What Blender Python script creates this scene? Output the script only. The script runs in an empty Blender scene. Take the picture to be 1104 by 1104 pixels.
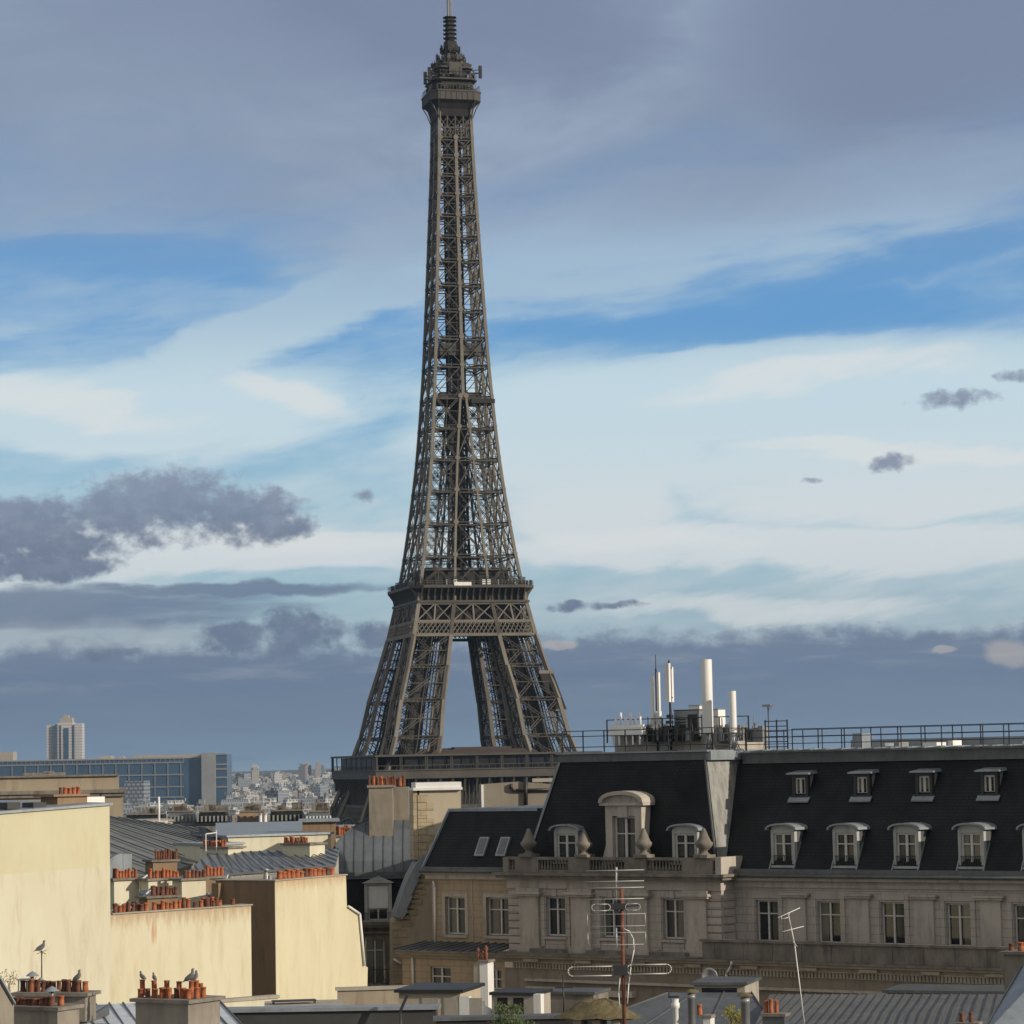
import bpy, bmesh, math, random
from mathutils import Vector, Matrix
random.seed(7)
R = math.radians
S = bpy.context.scene
COL = S.collection
# ------------------------------------------------------------------ camera
FPX, EYE, ROLL = 3060., 61., R(1.1)
PITCH = math.atan(271 / FPX)
cam = bpy.data.objects.new('camera', bpy.data.cameras.new('camera')); COL.objects.link(cam)
cam.data.sensor_width = 36; cam.data.lens = 36 * FPX / 1104
cam.data.clip_start = .5; cam.data.clip_end = 40000
Fv = Vector((0, math.cos(PITCH), math.sin(PITCH))); Uv = Vector((0, -math.sin(PITCH), math.cos(PITCH))); Rv = Vector((1, 0, 0))
Ri = Rv * math.cos(ROLL) - Uv * math.sin(ROLL); Ui = Rv * math.sin(ROLL) + Uv * math.cos(ROLL)
M = Matrix((Ri, Ui, -Fv)).transposed().to_4x4(); M.translation = (0, 0, EYE); cam.matrix_world = M
S.camera = cam
# ------------------------------------------------------------------ sun, exposure
SUN_EL, SUN_AZ = R(20.5), R(118)                 # azimuth clockwise from +Y
sdir = Vector((math.sin(SUN_AZ) * math.cos(SUN_EL), math.cos(SUN_AZ) * math.cos(SUN_EL), math.sin(SUN_EL)))
sun = bpy.data.objects.new('sun', bpy.data.lights.new('sun', 'SUN')); COL.objects.link(sun)
sun.data.energy = 4.0; sun.data.angle = R(.5); sun.data.color = (1, .89, .73)
sun.rotation_euler = sdir.to_track_quat('Z', 'Y').to_euler()
sun.location = (60, -40, 120)
S.view_settings.view_transform = 'Standard'; S.view_settings.look = 'None'
S.view_settings.exposure = 0; S.view_settings.gamma = 1
S.cycles.volume_bounces = 0; S.cycles.max_bounces = 6
# ------------------------------------------------------------------ world: Nishita sky with clouds laid out by azimuth and elevation
W = bpy.data.worlds.new('World'); S.world = W; W.use_nodes = True
nt = W.node_tree; nt.nodes.clear(); L = nt.links.new
def N(t, **k):
    n = nt.nodes.new(t)
    for a, b in k.items(): setattr(n, a, b)
    return n
def mth(op, a, b=None, c=None, clamp=False):
    n = N('ShaderNodeMath', operation=op, use_clamp=clamp)
    for i, v in enumerate((a, b, c)):
        if v is None: continue
        if isinstance(v, (int, float)): n.inputs[i].default_value = v
        else: L(v, n.inputs[i])
    return n.outputs[0]
def sstep(x, a, b, lo=0., hi=1.):
    n = N('ShaderNodeMapRange', interpolation_type='SMOOTHSTEP')
    L(x, n.inputs[0])
    for i, v in enumerate((a, b, lo, hi)): n.inputs[i + 1].default_value = v
    return n.outputs[0]
def vec(x, y, z=0.):
    n = N('ShaderNodeCombineXYZ')
    for i, v in enumerate((x, y, z)):
        if isinstance(v, (int, float)): n.inputs[i].default_value = v
        else: L(v, n.inputs[i])
    return n.outputs[0]
def noise(v, sc, det=5, rough=.55, off=0., dist=0.):
    n = N('ShaderNodeTexNoise', noise_dimensions='4D'); L(v, n.inputs['Vector'])
    n.inputs['W'].default_value = off; n.inputs['Scale'].default_value = sc; n.inputs['Detail'].default_value = det
    n.inputs['Roughness'].default_value = rough; n.inputs['Distortion'].default_value = dist
    return n.outputs[0]
def mix(f, a, b):
    n = N('ShaderNodeMix', data_type='RGBA')
    if isinstance(f, (int, float)): n.inputs[0].default_value = f
    else: L(f, n.inputs[0])
    for i, v in ((6, a), (7, b)):
        if isinstance(v, tuple): n.inputs[i].default_value = (*v, 1)
        else: L(v, n.inputs[i])
    return n.outputs[2]
def srgb(r, g, b, k=1.):
    f = lambda c: ((c / 255 + .055) / 1.055) ** 2.4 if c > 10 else c / 255 / 12.92
    return (f(r) * k, f(g) * k, f(b) * k)
tc = N('ShaderNodeTexCoord'); sep = N('ShaderNodeSeparateXYZ'); L(tc.outputs['Generated'], sep.inputs[0])
AZ = mth('MULTIPLY', mth('ARCTAN2', sep.outputs[0], sep.outputs[1]), 57.2958)
EL = mth('MULTIPLY', mth('ARCSINE', sep.outputs[2]), 57.2958)
EL = mth('ADD', EL, mth('MULTIPLY', mth('MINIMUM', mth('ABSOLUTE', AZ), 14), 0))
sky = N('ShaderNodeTexSky', sky_type='NISHITA', sun_disc=False)
sky.sun_elevation = SUN_EL; sky.sun_rotation = SUN_AZ; sky.altitude = 60; sky.air_density = 1; sky.dust_density = .6
SK = .1                                         # strength of the world background
def C(r, g, b): return srgb(r, g, b, 1 / SK)
# degree coordinates: az = (px-552)/53.4, el = (823-py)/53.4
uv = vec(AZ, EL)
streak = vec(mth('ADD', AZ, mth('MULTIPLY', EL, -1.2)), mth('ADD', mth('MULTIPLY', EL, 4.2), mth('MULTIPLY', AZ, -.25)))
n1 = noise(streak, .16, 7, .56, 1.3, .5)
n2 = noise(streak, .42, 6, .6, 5.1, .3)
n3 = noise(vec(AZ, mth('MULTIPLY', EL, 2.2)), .24, 6, .55, 9.7, .6)
nf = noise(vec(AZ, mth('MULTIPLY', EL, 1.5)), 2.2, 8, .62, 3.3, .2)
nw = noise(vec(AZ, mth('MULTIPLY', EL, 1.4)), .9, 5, .55, 12.1)
wz = lambda n, k: mth('MULTIPLY', mth('SUBTRACT', n, .5), k)
AZw = mth('ADD', AZ, wz(nw, .8)); ELw = mth('ADD', EL, mth('ADD', wz(noise(vec(AZ, mth('MULTIPLY', EL, 1.4)), .9, 5, .55, 22.1), .55), 0))
AZs = mth('ADD', AZ, wz(n3, 5)); ELs = mth('ADD', EL, wz(n1, 2.2))
def blob(u, v, px, py, rx, ry, tilt=0.):
    a, e = (px - 552) / 53.4, (823 - py) / 53.4
    du = mth('SUBTRACT', u, a); dv = mth('SUBTRACT', v, e)
    if tilt: dv = mth('SUBTRACT', dv, mth('MULTIPLY', du, tilt))
    du = mth('MULTIPLY', du, 53.4 / rx); dv = mth('MULTIPLY', dv, 53.4 / ry)
    return mth('SUBTRACT', 1, mth('ADD', mth('MULTIPLY', du, du), mth('MULTIPLY', dv, dv)))
def union(l):
    o = l[0]
    for x in l[1:]: o = mth('MAXIMUM', o, x)
    return o
def rampE(x, stops):
    n = N('ShaderNodeValToRGB'); r = n.color_ramp; r.interpolation = 'EASE'
    while len(r.elements) > 1: r.elements.remove(r.elements[-1])
    for i, (p, c) in enumerate(stops):
        e = r.elements[0] if i == 0 else r.elements.new(p)
        e.position = p; e.color = (*c, 1)
    L(x, n.inputs[0]); return n.outputs[0]
E01 = mth('DIVIDE', EL, 20, clamp=True)
pe = lambda py: max(0, (823 - py) / 53.4 / 20)
# clear sky: mostly the physical sky, tuned toward the photographed blue
clear = rampE(E01, [(0, srgb(120, 146, 172)), (pe(700), srgb(142, 178, 198)), (pe(560), srgb(150, 194, 216)), (pe(430), srgb(112, 172, 214)), (pe(350), srgb(84, 152, 212)), (pe(200), srgb(110, 152, 200)), (1, srgb(80, 118, 165))])
sc10 = N('ShaderNodeVectorMath', operation='SCALE'); L(clear, sc10.inputs[0]); sc10.inputs['Scale'].default_value = 1 / SK
col = mix(.82, sky.outputs[0], sc10.outputs[0])
# high thin cirrus, whitish
cir = rampE(E01, [(0, srgb(140, 150, 165)), (pe(680), srgb(210, 217, 220)), (pe(580), srgb(216, 224, 227)), (pe(430), srgb(200, 221, 230)), (pe(300), srgb(164, 190, 212)), (pe(200), srgb(150, 170, 196)), (1, srgb(120, 136, 165))])
sc11 = N('ShaderNodeVectorMath', operation='SCALE'); L(cir, sc11.inputs[0]); sc11.inputs['Scale'].default_value = 1 / SK
bands = union([blob(AZs, ELs, 900, 440, 420, 55), blob(AZs, ELs, 820, 600, 330, 24), blob(AZs, ELs, 820, 235, 330, 50, .12), blob(AZs, ELs, 160, 440, 230, 45), blob(AZs, ELs, 330, 330, 170, 45, .5), blob(AZs, ELs, 230, 590, 280, 26), blob(AZs, ELs, 980, 520, 260, 45), blob(AZs, ELs, 640, 500, 120, 90)])
bands = sstep(bands, -.9, .8)
clearing = union([blob(AZs, ELs, 800, 350, 300, 26, .02), blob(AZs, ELs, 60, 272, 230, 20, -.03), blob(AZs, ELs, 980, 300, 200, 22, .2)])
clearing = sstep(clearing, -.7, .7)
cm = mth('MULTIPLY', sstep(mth('ADD', mth('ADD', mth('MULTIPLY', n1, .6), mth('MULTIPLY', n2, .5)), mth('MULTIPLY', bands, .42)), .3, .88), mth('SUBTRACT', 1, mth('MULTIPLY', clearing, .85)))
fine = noise(vec(mth('ADD', AZ, mth('MULTIPLY', EL, -1.5)), mth('ADD', mth('MULTIPLY', EL, 3.), mth('MULTIPLY', AZ, -.35))), 1.1, 9, .66, 71., .8)
cm = mth('MULTIPLY', cm, sstep(mth('ADD', fine, mth('MULTIPLY', cm, .35)), .3, .72, .55, 1.))
col = mix(mth('MULTIPLY', cm, .97), col, sc11.outputs[0])
# warm white streaks low over the horizon
warm = mth('ADD', wz(fine, 2.2), union([blob(AZs, ELs, 700, 590, 130, 15, -.05), blob(AZs, ELs, 290, 585, 150, 16), blob(AZw, ELw, 312, 424, 62, 15, -.28), blob(AZs, ELs, 830, 662, 170, 13), blob(AZs, ELs, 60, 430, 170, 18, -.1), blob(AZs, ELs, 870, 420, 160, 16, .05), blob(AZs, ELs, 1000, 500, 180, 12)]))
col = mix(mth('MULTIPLY', sstep(warm, -.9, 1.), .66), col, C(226, 229, 228))
# high grey veil at the top
veil_edge = mth('ADD', mth('ADD', EL, wz(n1, 3.2)), mth('ADD', wz(n3, 3.0), mth('MULTIPLY', mth('ABSOLUTE', mth('ADD', AZ, 3)), -.06)))
veil = sstep(veil_edge, 9.6, 12.6)
vcol = mix(sstep(n3, .3, .75), C(128, 142, 166), C(154, 170, 192))
vcol = mix(sstep(union([blob(AZs, ELs, 1040, 70, 230, 130), blob(AZs, ELs, 430, 25, 330, 75)]), -.8, .8), vcol, C(124, 136, 161))
vcol = mix(mth('MULTIPLY', sstep(blob(AZs, ELs, 120, 120, 330, 120), -.6, .9), .55), vcol, C(143, 158, 180))
col = mix(mth('MULTIPLY', veil, .93), col, vcol)
# far grey bank over the horizon
bank_top = mth('ADD', mth('SUBTRACT', 2.62, mth('MULTIPLY', sstep(AZ, -6, 2), .0)), mth('ADD', wz(nf, .9), wz(n3, 1.1)))
bank = sstep(mth('SUBTRACT', bank_top, EL), -.12, .4)
bcol = rampE(E01, [(0, srgb(128, 152, 172)), (pe(800), srgb(112, 136, 160)), (pe(770), srgb(101, 120, 145)), (pe(730), srgb(97, 116, 144)), (pe(680), srgb(110, 124, 150)), (1, srgb(110, 124, 150))])
sc12 = N('ShaderNodeVectorMath', operation='SCALE'); L(bcol, sc12.inputs[0]); sc12.inputs['Scale'].default_value = 1 / SK
bstr = noise(vec(mth('MULTIPLY', AZ, .3), mth('MULTIPLY', EL, 2.6)), 1.1, 7, .62, 61., .3)
bc = mix(mth('MULTIPLY', mth('MULTIPLY', sstep(bstr, .5, .72), sstep(EL, .9, 2.2)), .6), sc12.outputs[0], C(160, 164, 172))
bc = mix(mth('MULTIPLY', sstep(bstr, .5, .3), .35), bc, C(84, 102, 134))
col = mix(mth('MULTIPLY', bank, .95), col, bc)
lst = noise(vec(mth('MULTIPLY', AZ, .35), mth('MULTIPLY', EL, 3.2)), .9, 7, .6, 51.)
ldark = mth('ADD', union([blob(AZ, ELw, 40, 648, 260, 22), blob(AZ, ELw, 230, 633, 200, 8), blob(AZ, ELw, 20, 640, 160, 16)]), wz(lst, 2.6))
col = mix(mth('MULTIPLY', sstep(ldark, -.5, .8), .8), col, C(98, 112, 140))
col = mix(mth('MULTIPLY', sstep(mth('ADD', blob(AZ, ELw, 90, 678, 190, 18), wz(lst, 2.)), -.3, .9), .45), col, C(150, 156, 168))
# low cumulus, dark undersides
fb = mth('ADD', wz(noise(vec(AZ, mth('MULTIPLY', EL, 1.35)), 1.5, 9, .6, 41.), 3.4), wz(noise(vec(AZ, mth('MULTIPLY', EL, 1.2)), 5.0, 4, .5, 47.), .9))
sb = lambda x, y, rx, ry: mth('SUBTRACT', blob(AZw, ELw, x, y, rx * 1.25, ry * 1.35), .38)
cums = union([blob(AZw, ELw, 188, 538, 92, 42), blob(AZw, ELw, 262, 552, 72, 34), blob(AZw, ELw, 52, 572, 78, 44), blob(AZw, ELw, 125, 548, 64, 30), blob(AZw, ELw, 60, 605, 78, 16), blob(AZw, ELw, 300, 566, 40, 16), blob(AZw, ELw, 12, 560, 40, 28),
    blob(AZw, ELw, 250, 686, 46, 20), blob(AZw, ELw, 322, 680, 46, 28), blob(AZw, ELw, 120, 698, 34, 9), sb(392, 531, 13, 8), sb(1035, 446, 46, 9), sb(968, 511, 24, 9), sb(874, 526, 14, 4),
    sb(1095, 420, 20, 7), sb(665, 655, 34, 4), sb(610, 656, 30, 4), blob(AZw, ELw, 410, 682, 40, 18)])
ccol = mix(sstep(mth('ADD', EL, wz(nf, .8)), 4.2, 5.8), C(98, 112, 138), C(132, 142, 164))
ccol = mix(mth('MULTIPLY', sstep(nf, .42, .7), .35), ccol, C(146, 156, 176))
col = mix(mth('MULTIPLY', sstep(mth('ADD', mth('ADD', cums, .12), fb), -.2, .85), .92), col, ccol)
glow = union([blob(AZw, ELw, 1078, 717, 32, 18), blob(AZw, ELw, 1012, 712, 16, 6), blob(AZw, ELw, 600, 697, 26, 6)])
col = mix(mth('MULTIPLY', sstep(glow, 0, .7), .55), col, C(196, 186, 178))
# unseen sky: grey overhead, brightened behind the camera to lift the shaded facade
col = mix(sstep(EL, 19, 34), col, C(112, 122, 138))
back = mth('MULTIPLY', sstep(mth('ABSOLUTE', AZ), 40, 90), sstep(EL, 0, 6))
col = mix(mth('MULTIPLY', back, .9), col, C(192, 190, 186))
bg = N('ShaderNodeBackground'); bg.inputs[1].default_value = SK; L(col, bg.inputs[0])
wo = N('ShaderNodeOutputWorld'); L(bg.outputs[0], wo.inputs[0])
W.cycles.sampling_method = 'MANUAL'; W.cycles.sample_map_resolution = 512

# ------------------------------------------------------------------ helpers
def ray(px, py):
    v = Ri * ((px - 552) / FPX) + Ui * ((552 - py) / FPX) + Fv
    return v
def at(px, py, Y):
    v = ray(px, py); return Vector((0, 0, EYE)) + v * (Y / v.y)
def horizon(px): return 823 - (px - 552) * math.tan(ROLL)

class MB:
    def __init__(s): s.v = []; s.f = []; s.m = []; s.s = []
    def face(s, pts, m=0, sm=False):
        n = len(s.v); s.v += [tuple(p) for p in pts]; s.f.append(tuple(range(n, n + len(pts)))); s.m.append(m); s.s.append(sm)
    def mesh(s, vs, fs, m=0, sm=False):
        n = len(s.v); s.v += [tuple(p) for p in vs]
        for f in fs: s.f.append(tuple(i + n for i in f)); s.m.append(m); s.s.append(sm)
    def box(s, x0, x1, y0, y1, z0, z1, m=0):
        s.mesh([(x0, y0, z0), (x1, y0, z0), (x1, y1, z0), (x0, y1, z0), (x0, y0, z1), (x1, y0, z1), (x1, y1, z1), (x0, y1, z1)],
               [(0, 3, 2, 1), (4, 5, 6, 7), (0, 1, 5, 4), (1, 2, 6, 5), (2, 3, 7, 6), (3, 0, 4, 7)], m)
    def hexa(s, bot, top, m=0, sm=False):        # two loops of equal length
        n = len(bot)
        s.mesh(list(bot) + list(top), [tuple(range(n))[::-1], tuple(range(n, 2 * n))] + [(i, (i + 1) % n, n + (i + 1) % n, n + i) for i in range(n)], m, sm)
    def prism(s, poly, y0, y1, m=0):             # poly in x,z ; extruded along y
        s.hexa([(x, y0, z) for x, z in poly], [(x, y1, z) for x, z in poly], m)
    def bar(s, p, q, w, h=None, m=0):
        p, q = Vector(p), Vector(q); h = h or w; d = q - p
        if d.length < 1e-5: return
        d.normalize(); up = Vector((0, 0, 1)) if abs(d.z) < .95 else Vector((0, 1, 0))
        a = d.cross(up).normalized(); b = a.cross(d)
        a *= w / 2; b *= h / 2
        s.hexa([p - a - b, p + a - b, p + a + b, p - a + b], [q - a - b, q + a - b, q + a + b, q - a + b], m)
    def tube(s, p, q, r, r2=None, n=8, m=0):
        p, q = Vector(p), Vector(q); r2 = r if r2 is None else r2; d = (q - p).normalized()
        up = Vector((0, 0, 1)) if abs(d.z) < .95 else Vector((0, 1, 0)); a = d.cross(up).normalized(); b = a.cross(d)
        cs = [(math.cos(2 * math.pi * i / n), math.sin(2 * math.pi * i / n)) for i in range(n)]
        k = len(s.v)
        s.hexa([p + a * c * r + b * t * r for c, t in cs], [q + a * c * r2 + b * t * r2 for c, t in cs], m, False)
        for i in range(2, n + 2): s.s[-n - 2 + i] = True
    def path(s, pts, r, n=6, m=0):
        for a, b in zip(pts, pts[1:]): s.tube(a, b, r, n=n, m=m)
    def lathe(s, x, y, prof, n=12, m=0, sm=True, cap=True):
        k = len(prof); vs = []
        for r, z in prof: vs += [(x + r * math.cos(2 * math.pi * i / n), y + r * math.sin(2 * math.pi * i / n), z) for i in range(n)]
        s.mesh(vs, [(j * n + i, j * n + (i + 1) % n, (j + 1) * n + (i + 1) % n, (j + 1) * n + i) for j in range(k - 1) for i in range(n)], m, sm)
        if cap:
            s.face([vs[i] for i in range(n)][::-1], m); s.face(vs[-n:], m)
    def wall(s, x0, x1, z0, z1, y, holes=(), t=.3, m=0, back=False):   # wall face at depth y with real openings
        xs = sorted({x0, x1} | {v for h in holes for v in h[:2] if x0 < v < x1}); zs = sorted({z0, z1} | {v for h in holes for v in h[2:4] if z0 < v < z1})
        for a, b in zip(xs, xs[1:]):
            for c, d in zip(zs, zs[1:]):
                cx, cz = (a + b) / 2, (c + d) / 2
                if any(h[0] < cx < h[1] and h[2] < cz < h[3] for h in holes): continue
                s.face([(a, y, c), (b, y, c), (b, y, d), (a, y, d)], m)
        for a, b, c, d in holes:
            s.face([(a, y, c), (a, y + t, c), (a, y + t, d), (a, y, d)], m); s.face([(b, y, c), (b, y, d), (b, y + t, d), (b, y + t, c)], m)
            s.face([(a, y, c), (b, y, c), (b, y + t, c), (a, y + t, c)], m); s.face([(a, y, d), (a, y + t, d), (b, y + t, d), (b, y, d)], m)
    def build(s, name, mats, parent=None, dz=0., recalc=True, off=None):
        me = bpy.data.meshes.new(name)
        o_ = off or (0, 0, 0)
        me.from_pydata([(x - o_[0], y - o_[1], z + dz - o_[2]) for x, y, z in s.v], [], s.f)
        if not isinstance(mats, (list, tuple)): mats = [mats]
        for q in mats: me.materials.append(q)
        me.polygons.foreach_set('material_index', s.m); me.polygons.foreach_set('use_smooth', s.s)
        if recalc:
            bm = bmesh.new(); bm.from_mesh(me); bmesh.ops.recalc_face_normals(bm, faces=bm.faces); bm.to_mesh(me); bm.free()
        me.update()
        o = bpy.data.objects.new(name, me); COL.objects.link(o)
        if parent: o.parent = parent
        if off: o.location = off
        return o
def tag(o, label=None, cat=None, group=None, kind=None):
    if label: o['label'] = label
    if cat: o['category'] = cat
    if group: o['group'] = group
    if kind: o['kind'] = kind
    return o
def empty(name, loc, rz=0., label=None, cat=None, group=None):
    o = bpy.data.objects.new(name, None); COL.objects.link(o); o.location = loc; o.rotation_euler = (0, 0, rz); o.empty_display_size = 1
    return tag(o, label, cat, group)
def copy(o, parent=None, loc=None):
    c = o.copy(); COL.objects.link(c); c.parent = parent
    if loc is not None: c.location = loc
    return c

class Frame:
    """local frame: x along the facade, y inward (away from the viewer), z world height; base = height of the thing's foot"""
    def __init__(s, px, py, Y, deg, base=30.):
        s.o = at(px, py, Y); t = R(deg); s.t = t; s.a = Vector((math.cos(t), math.sin(t), 0)); s.n = Vector((-math.sin(t), math.cos(t), 0)); s.base = base
    def L(s, px, py, d=0.):
        v = ray(px, py); on = s.o.x * s.n.x + s.o.y * s.n.y
        k = (d + on) / (v.x * s.n.x + v.y * s.n.y); X, Y = v.x * k, v.y * k
        return ((X - s.o.x) * s.a.x + (Y - s.o.y) * s.a.y, EYE + v.z * k)
    def pb(s, mb, x0, y0, x1, y1, d0, d1, m=0):      # box whose front face spans the given rectangle at depth d0
        ym = (y0 + y1) / 2; xm = (x0 + x1) / 2
        a = s.L(x0, ym, d0)[0]; b = s.L(x1, ym, d0)[0]; c = s.L(xm, y1, d0)[1]; e = s.L(xm, y0, d0)[1]
        mb.box(min(a, b), max(a, b), d0, d1, min(c, e), max(c, e), m); return a, b, c, e
    def poly(s, pts, d=0.): return [s.L(x, y, d) for x, y in pts]
    def thing(s, name, label, cat, group=None): s.e = empty(name, (s.o.x, s.o.y, s.base), s.t, label, cat, group); return s.e
    def put(s, mb, name, mats, parent=None, off=None): return mb.build(name, mats, parent or s.e, -s.base if not off else 0, off=off)

# ------------------------------------------------------------------ materials
def mat(name, c, c2=None, scale=1., rough=.8, metal=0., bump=0., stain=None, stain_amt=0., brick=None, spec=.5, streak=1., det=6, bscale=None, drip=None, patch=None):
    m = bpy.data.materials.new(name); m.use_nodes = True; t = m.node_tree; b = t.nodes['Principled BSDF']; K = t.links.new
    b.inputs['Roughness'].default_value = rough; b.inputs['Metallic'].default_value = metal; b.inputs['Specular IOR Level'].default_value = spec
    geo = t.nodes.new('ShaderNodeNewGeometry')
    mp = t.nodes.new('ShaderNodeMapping'); mp.inputs['Scale'].default_value = (1, 1, 1 / streak); K(geo.outputs['Position'], mp.inputs[0])
    n = t.nodes.new('ShaderNodeTexNoise'); n.inputs['Scale'].default_value = scale; n.inputs['Detail'].default_value = det; n.inputs['Roughness'].default_value = .62; K(mp.outputs[0], n.inputs[0])
    rp = t.nodes.new('ShaderNodeValToRGB'); rp.color_ramp.elements[0].position = .3; rp.color_ramp.elements[1].position = .7
    rp.color_ramp.elements[0].color = (*c, 1); rp.color_ramp.elements[1].color = (*(c2 or tuple(x * 1.2 for x in c)), 1)
    K(n.outputs[0], rp.inputs[0]); col = rp.outputs[0]
    def mx(f, a, c3):
        q = t.nodes.new('ShaderNodeMix'); q.data_type = 'RGBA'
        if isinstance(f, float): q.inputs[0].default_value = f
        else: K(f, q.inputs[0])
        K(a, q.inputs[6]); q.inputs[7].default_value = (*c3, 1); return q.outputs[2]
    if stain:
        mp2 = t.nodes.new('ShaderNodeMapping'); mp2.inputs['Scale'].default_value = (1.6, 1.6, .28); K(geo.outputs['Position'], mp2.inputs[0])
        n2 = t.nodes.new('ShaderNodeTexNoise'); n2.inputs['Scale'].default_value = 1.4; n2.inputs['Detail'].default_value = 8; n2.inputs['Roughness'].default_value = .7; K(mp2.outputs[0], n2.inputs[0])
        r2 = t.nodes.new('ShaderNodeMapRange'); r2.inputs[1].default_value = .5; r2.inputs[2].default_value = .72; r2.inputs[4].default_value = stain_amt; K(n2.outputs[0], r2.inputs[0])
        col = mx(r2.outputs[0], col, stain)
    if drip or patch:
        to = t.nodes.new('ShaderNodeTexCoord'); so = t.nodes.new('ShaderNodeSeparateXYZ'); K(to.outputs['Object'], so.inputs[0])
        m4 = t.nodes.new('ShaderNodeMapping'); m4.inputs['Scale'].default_value = (5, 5, .8); K(to.outputs['Object'], m4.inputs[0])
        n4 = t.nodes.new('ShaderNodeTexNoise'); n4.inputs['Scale'].default_value = 1; n4.inputs['Detail'].default_value = 6; n4.inputs['Roughness'].default_value = .65; K(m4.outputs[0], n4.inputs[0])
        def M(op, a, b_):
            q = t.nodes.new('ShaderNodeMath'); q.operation = op
            for i, v in enumerate((a, b_)):
                if isinstance(v, (int, float)): q.inputs[i].default_value = v
                else: K(v, q.inputs[i])
            return q.outputs[0]
        def MR(x, a, b_, hi):
            q = t.nodes.new('ShaderNodeMapRange'); q.interpolation_type = 'SMOOTHSTEP'; K(x, q.inputs[0]); q.inputs[1].default_value = a; q.inputs[2].default_value = b_; q.inputs[4].default_value = hi; return q.outputs[0]
    if drip:
        zt_, dl, dc = drip; dd = M('DIVIDE', M('SUBTRACT', zt_, so.outputs[2]), dl)      # 0 at the top edge, 1 at the reach of the drips
        f_ = MR(M('SUBTRACT', M('MULTIPLY', n4.outputs[0], 1.9), dd), .15, 1.1, .7); col = mx(f_, col, dc)
    if patch:
        px_, pz_, rx_, rz_, pc = patch
        u_ = M('DIVIDE', M('SUBTRACT', so.outputs[0], px_), rx_); v_ = M('DIVIDE', M('SUBTRACT', so.outputs[2], pz_), rz_)
        f_ = MR(M('ADD', M('SUBTRACT', 1, M('ADD', M('MULTIPLY', u_, u_), M('MULTIPLY', v_, v_))), M('MULTIPLY', M('SUBTRACT', n4.outputs[0], .5), 3.)), .2, 1.2, .6); col = mx(f_, col, pc)
    hgt = n.outputs[0]
    if brick:
        bw, bh, ms, mc = brick
        tcn = t.nodes.new('ShaderNodeTexCoord'); sp = t.nodes.new('ShaderNodeSeparateXYZ'); K(tcn.outputs['Object'], sp.inputs[0])
        ad = t.nodes.new('ShaderNodeMath'); K(sp.outputs[0], ad.inputs[0]); K(sp.outputs[1], ad.inputs[1])
        cb = t.nodes.new('ShaderNodeCombineXYZ'); K(ad.outputs[0], cb.inputs[0]); K(sp.outputs[2], cb.inputs[1])
        br = t.nodes.new('ShaderNodeTexBrick'); br.inputs['Scale'].default_value = 1; br.inputs['Brick Width'].default_value = bw; br.inputs['Row Height'].default_value = bh
        br.inputs['Mortar Size'].default_value = ms; br.inputs['Mortar Smooth'].default_value = .3; K(cb.outputs[0], br.inputs[0])
        col = mx(br.outputs['Fac'], col, mc)
    K(col, b.inputs['Base Color'])
    if bump:
        n3 = t.nodes.new('ShaderNodeTexNoise'); n3.inputs['Scale'].default_value = bscale or scale * 6; n3.inputs['Detail'].default_value = 5; K(mp.outputs[0], n3.inputs[0])
        bp = t.nodes.new('ShaderNodeBump'); bp.inputs['Strength'].default_value = bump; bp.inputs['Distance'].default_value = .05; K(n3.outputs[0], bp.inputs['Height']); K(bp.outputs[0], b.inputs['Normal'])
    return m
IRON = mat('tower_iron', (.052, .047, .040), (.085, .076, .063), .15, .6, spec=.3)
IRON_D = mat('tower_iron_dark_shade', (.018, .0165, .015), (.03, .027, .024), .2, .7, spec=.3)  # shade inside the lattice put into a darker iron; also dark fittings
IRON_F = mat('tower_iron_lit_face', (.13, .115, .093), (.19, .168, .137), .2, .6, spec=.3)  # light on the outer ribs put into a lighter iron
IRON_P = mat('tower_iron_pale', (.16, .138, .105), (.2, .172, .135), .2, .6)
GLASSD = mat('dark_glass', (.012, .014, .016), (.03, .034, .038), .6, .08, spec=.8)
CURT = mat('curtained_glass', (.07, .072, .062), (.14, .135, .11), 1.5, .12, spec=.8, streak=4)
CREAM = mat('cream_render', (.54, .505, .375), (.625, .595, .465), .3, .92, bump=.15, stain=(.40, .33, .22), stain_amt=.6, streak=2.5)
CREAM_R = mat('cream_render_rusty', (.53, .485, .34), (.62, .575, .425), .45, .92, bump=.2, stain=(.42, .33, .20), stain_amt=.5, streak=3, drip=(25.02, 1.1, (.34, .21, .12)), patch=(2.3, 24.12, .2, .7, (.42, .17, .07)))
CREAM_3 = mat('cream_render_third', (.53, .48, .325), (.625, .575, .41), .45, .92, bump=.2, stain=(.43, .34, .20), stain_amt=.45, streak=3, drip=(25.97, .8, (.40, .24, .13)))
BEIGE = mat('beige_render', (.40, .34, .25), (.47, .41, .31), .4, .92, bump=.15, stain=(.25, .20, .14), stain_amt=.4, streak=2)
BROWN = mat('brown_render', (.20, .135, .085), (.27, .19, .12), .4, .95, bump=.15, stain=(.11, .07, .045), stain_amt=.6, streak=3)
TAN = mat('tan_stone', (.34, .265, .18), (.42, .335, .235), .7, .9, bump=.15, stain=(.2, .15, .1), stain_amt=.5, brick=(.9, .36, .012, (.2, .15, .1)), streak=1.4)
STONE = mat('pinkish_stone', (.37, .33, .29), (.47, .42, .37), .7, .9, bump=.15, stain=(.24, .2, .16), stain_amt=.55, brick=(1.3, .42, .014, (.22, .18, .14)), streak=1.5)
STONE_P = mat('plain_stone', (.36, .32, .28), (.48, .43, .37), .9, .9, bump=.15, stain=(.17, .145, .12), stain_amt=.7, streak=1.5)
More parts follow.
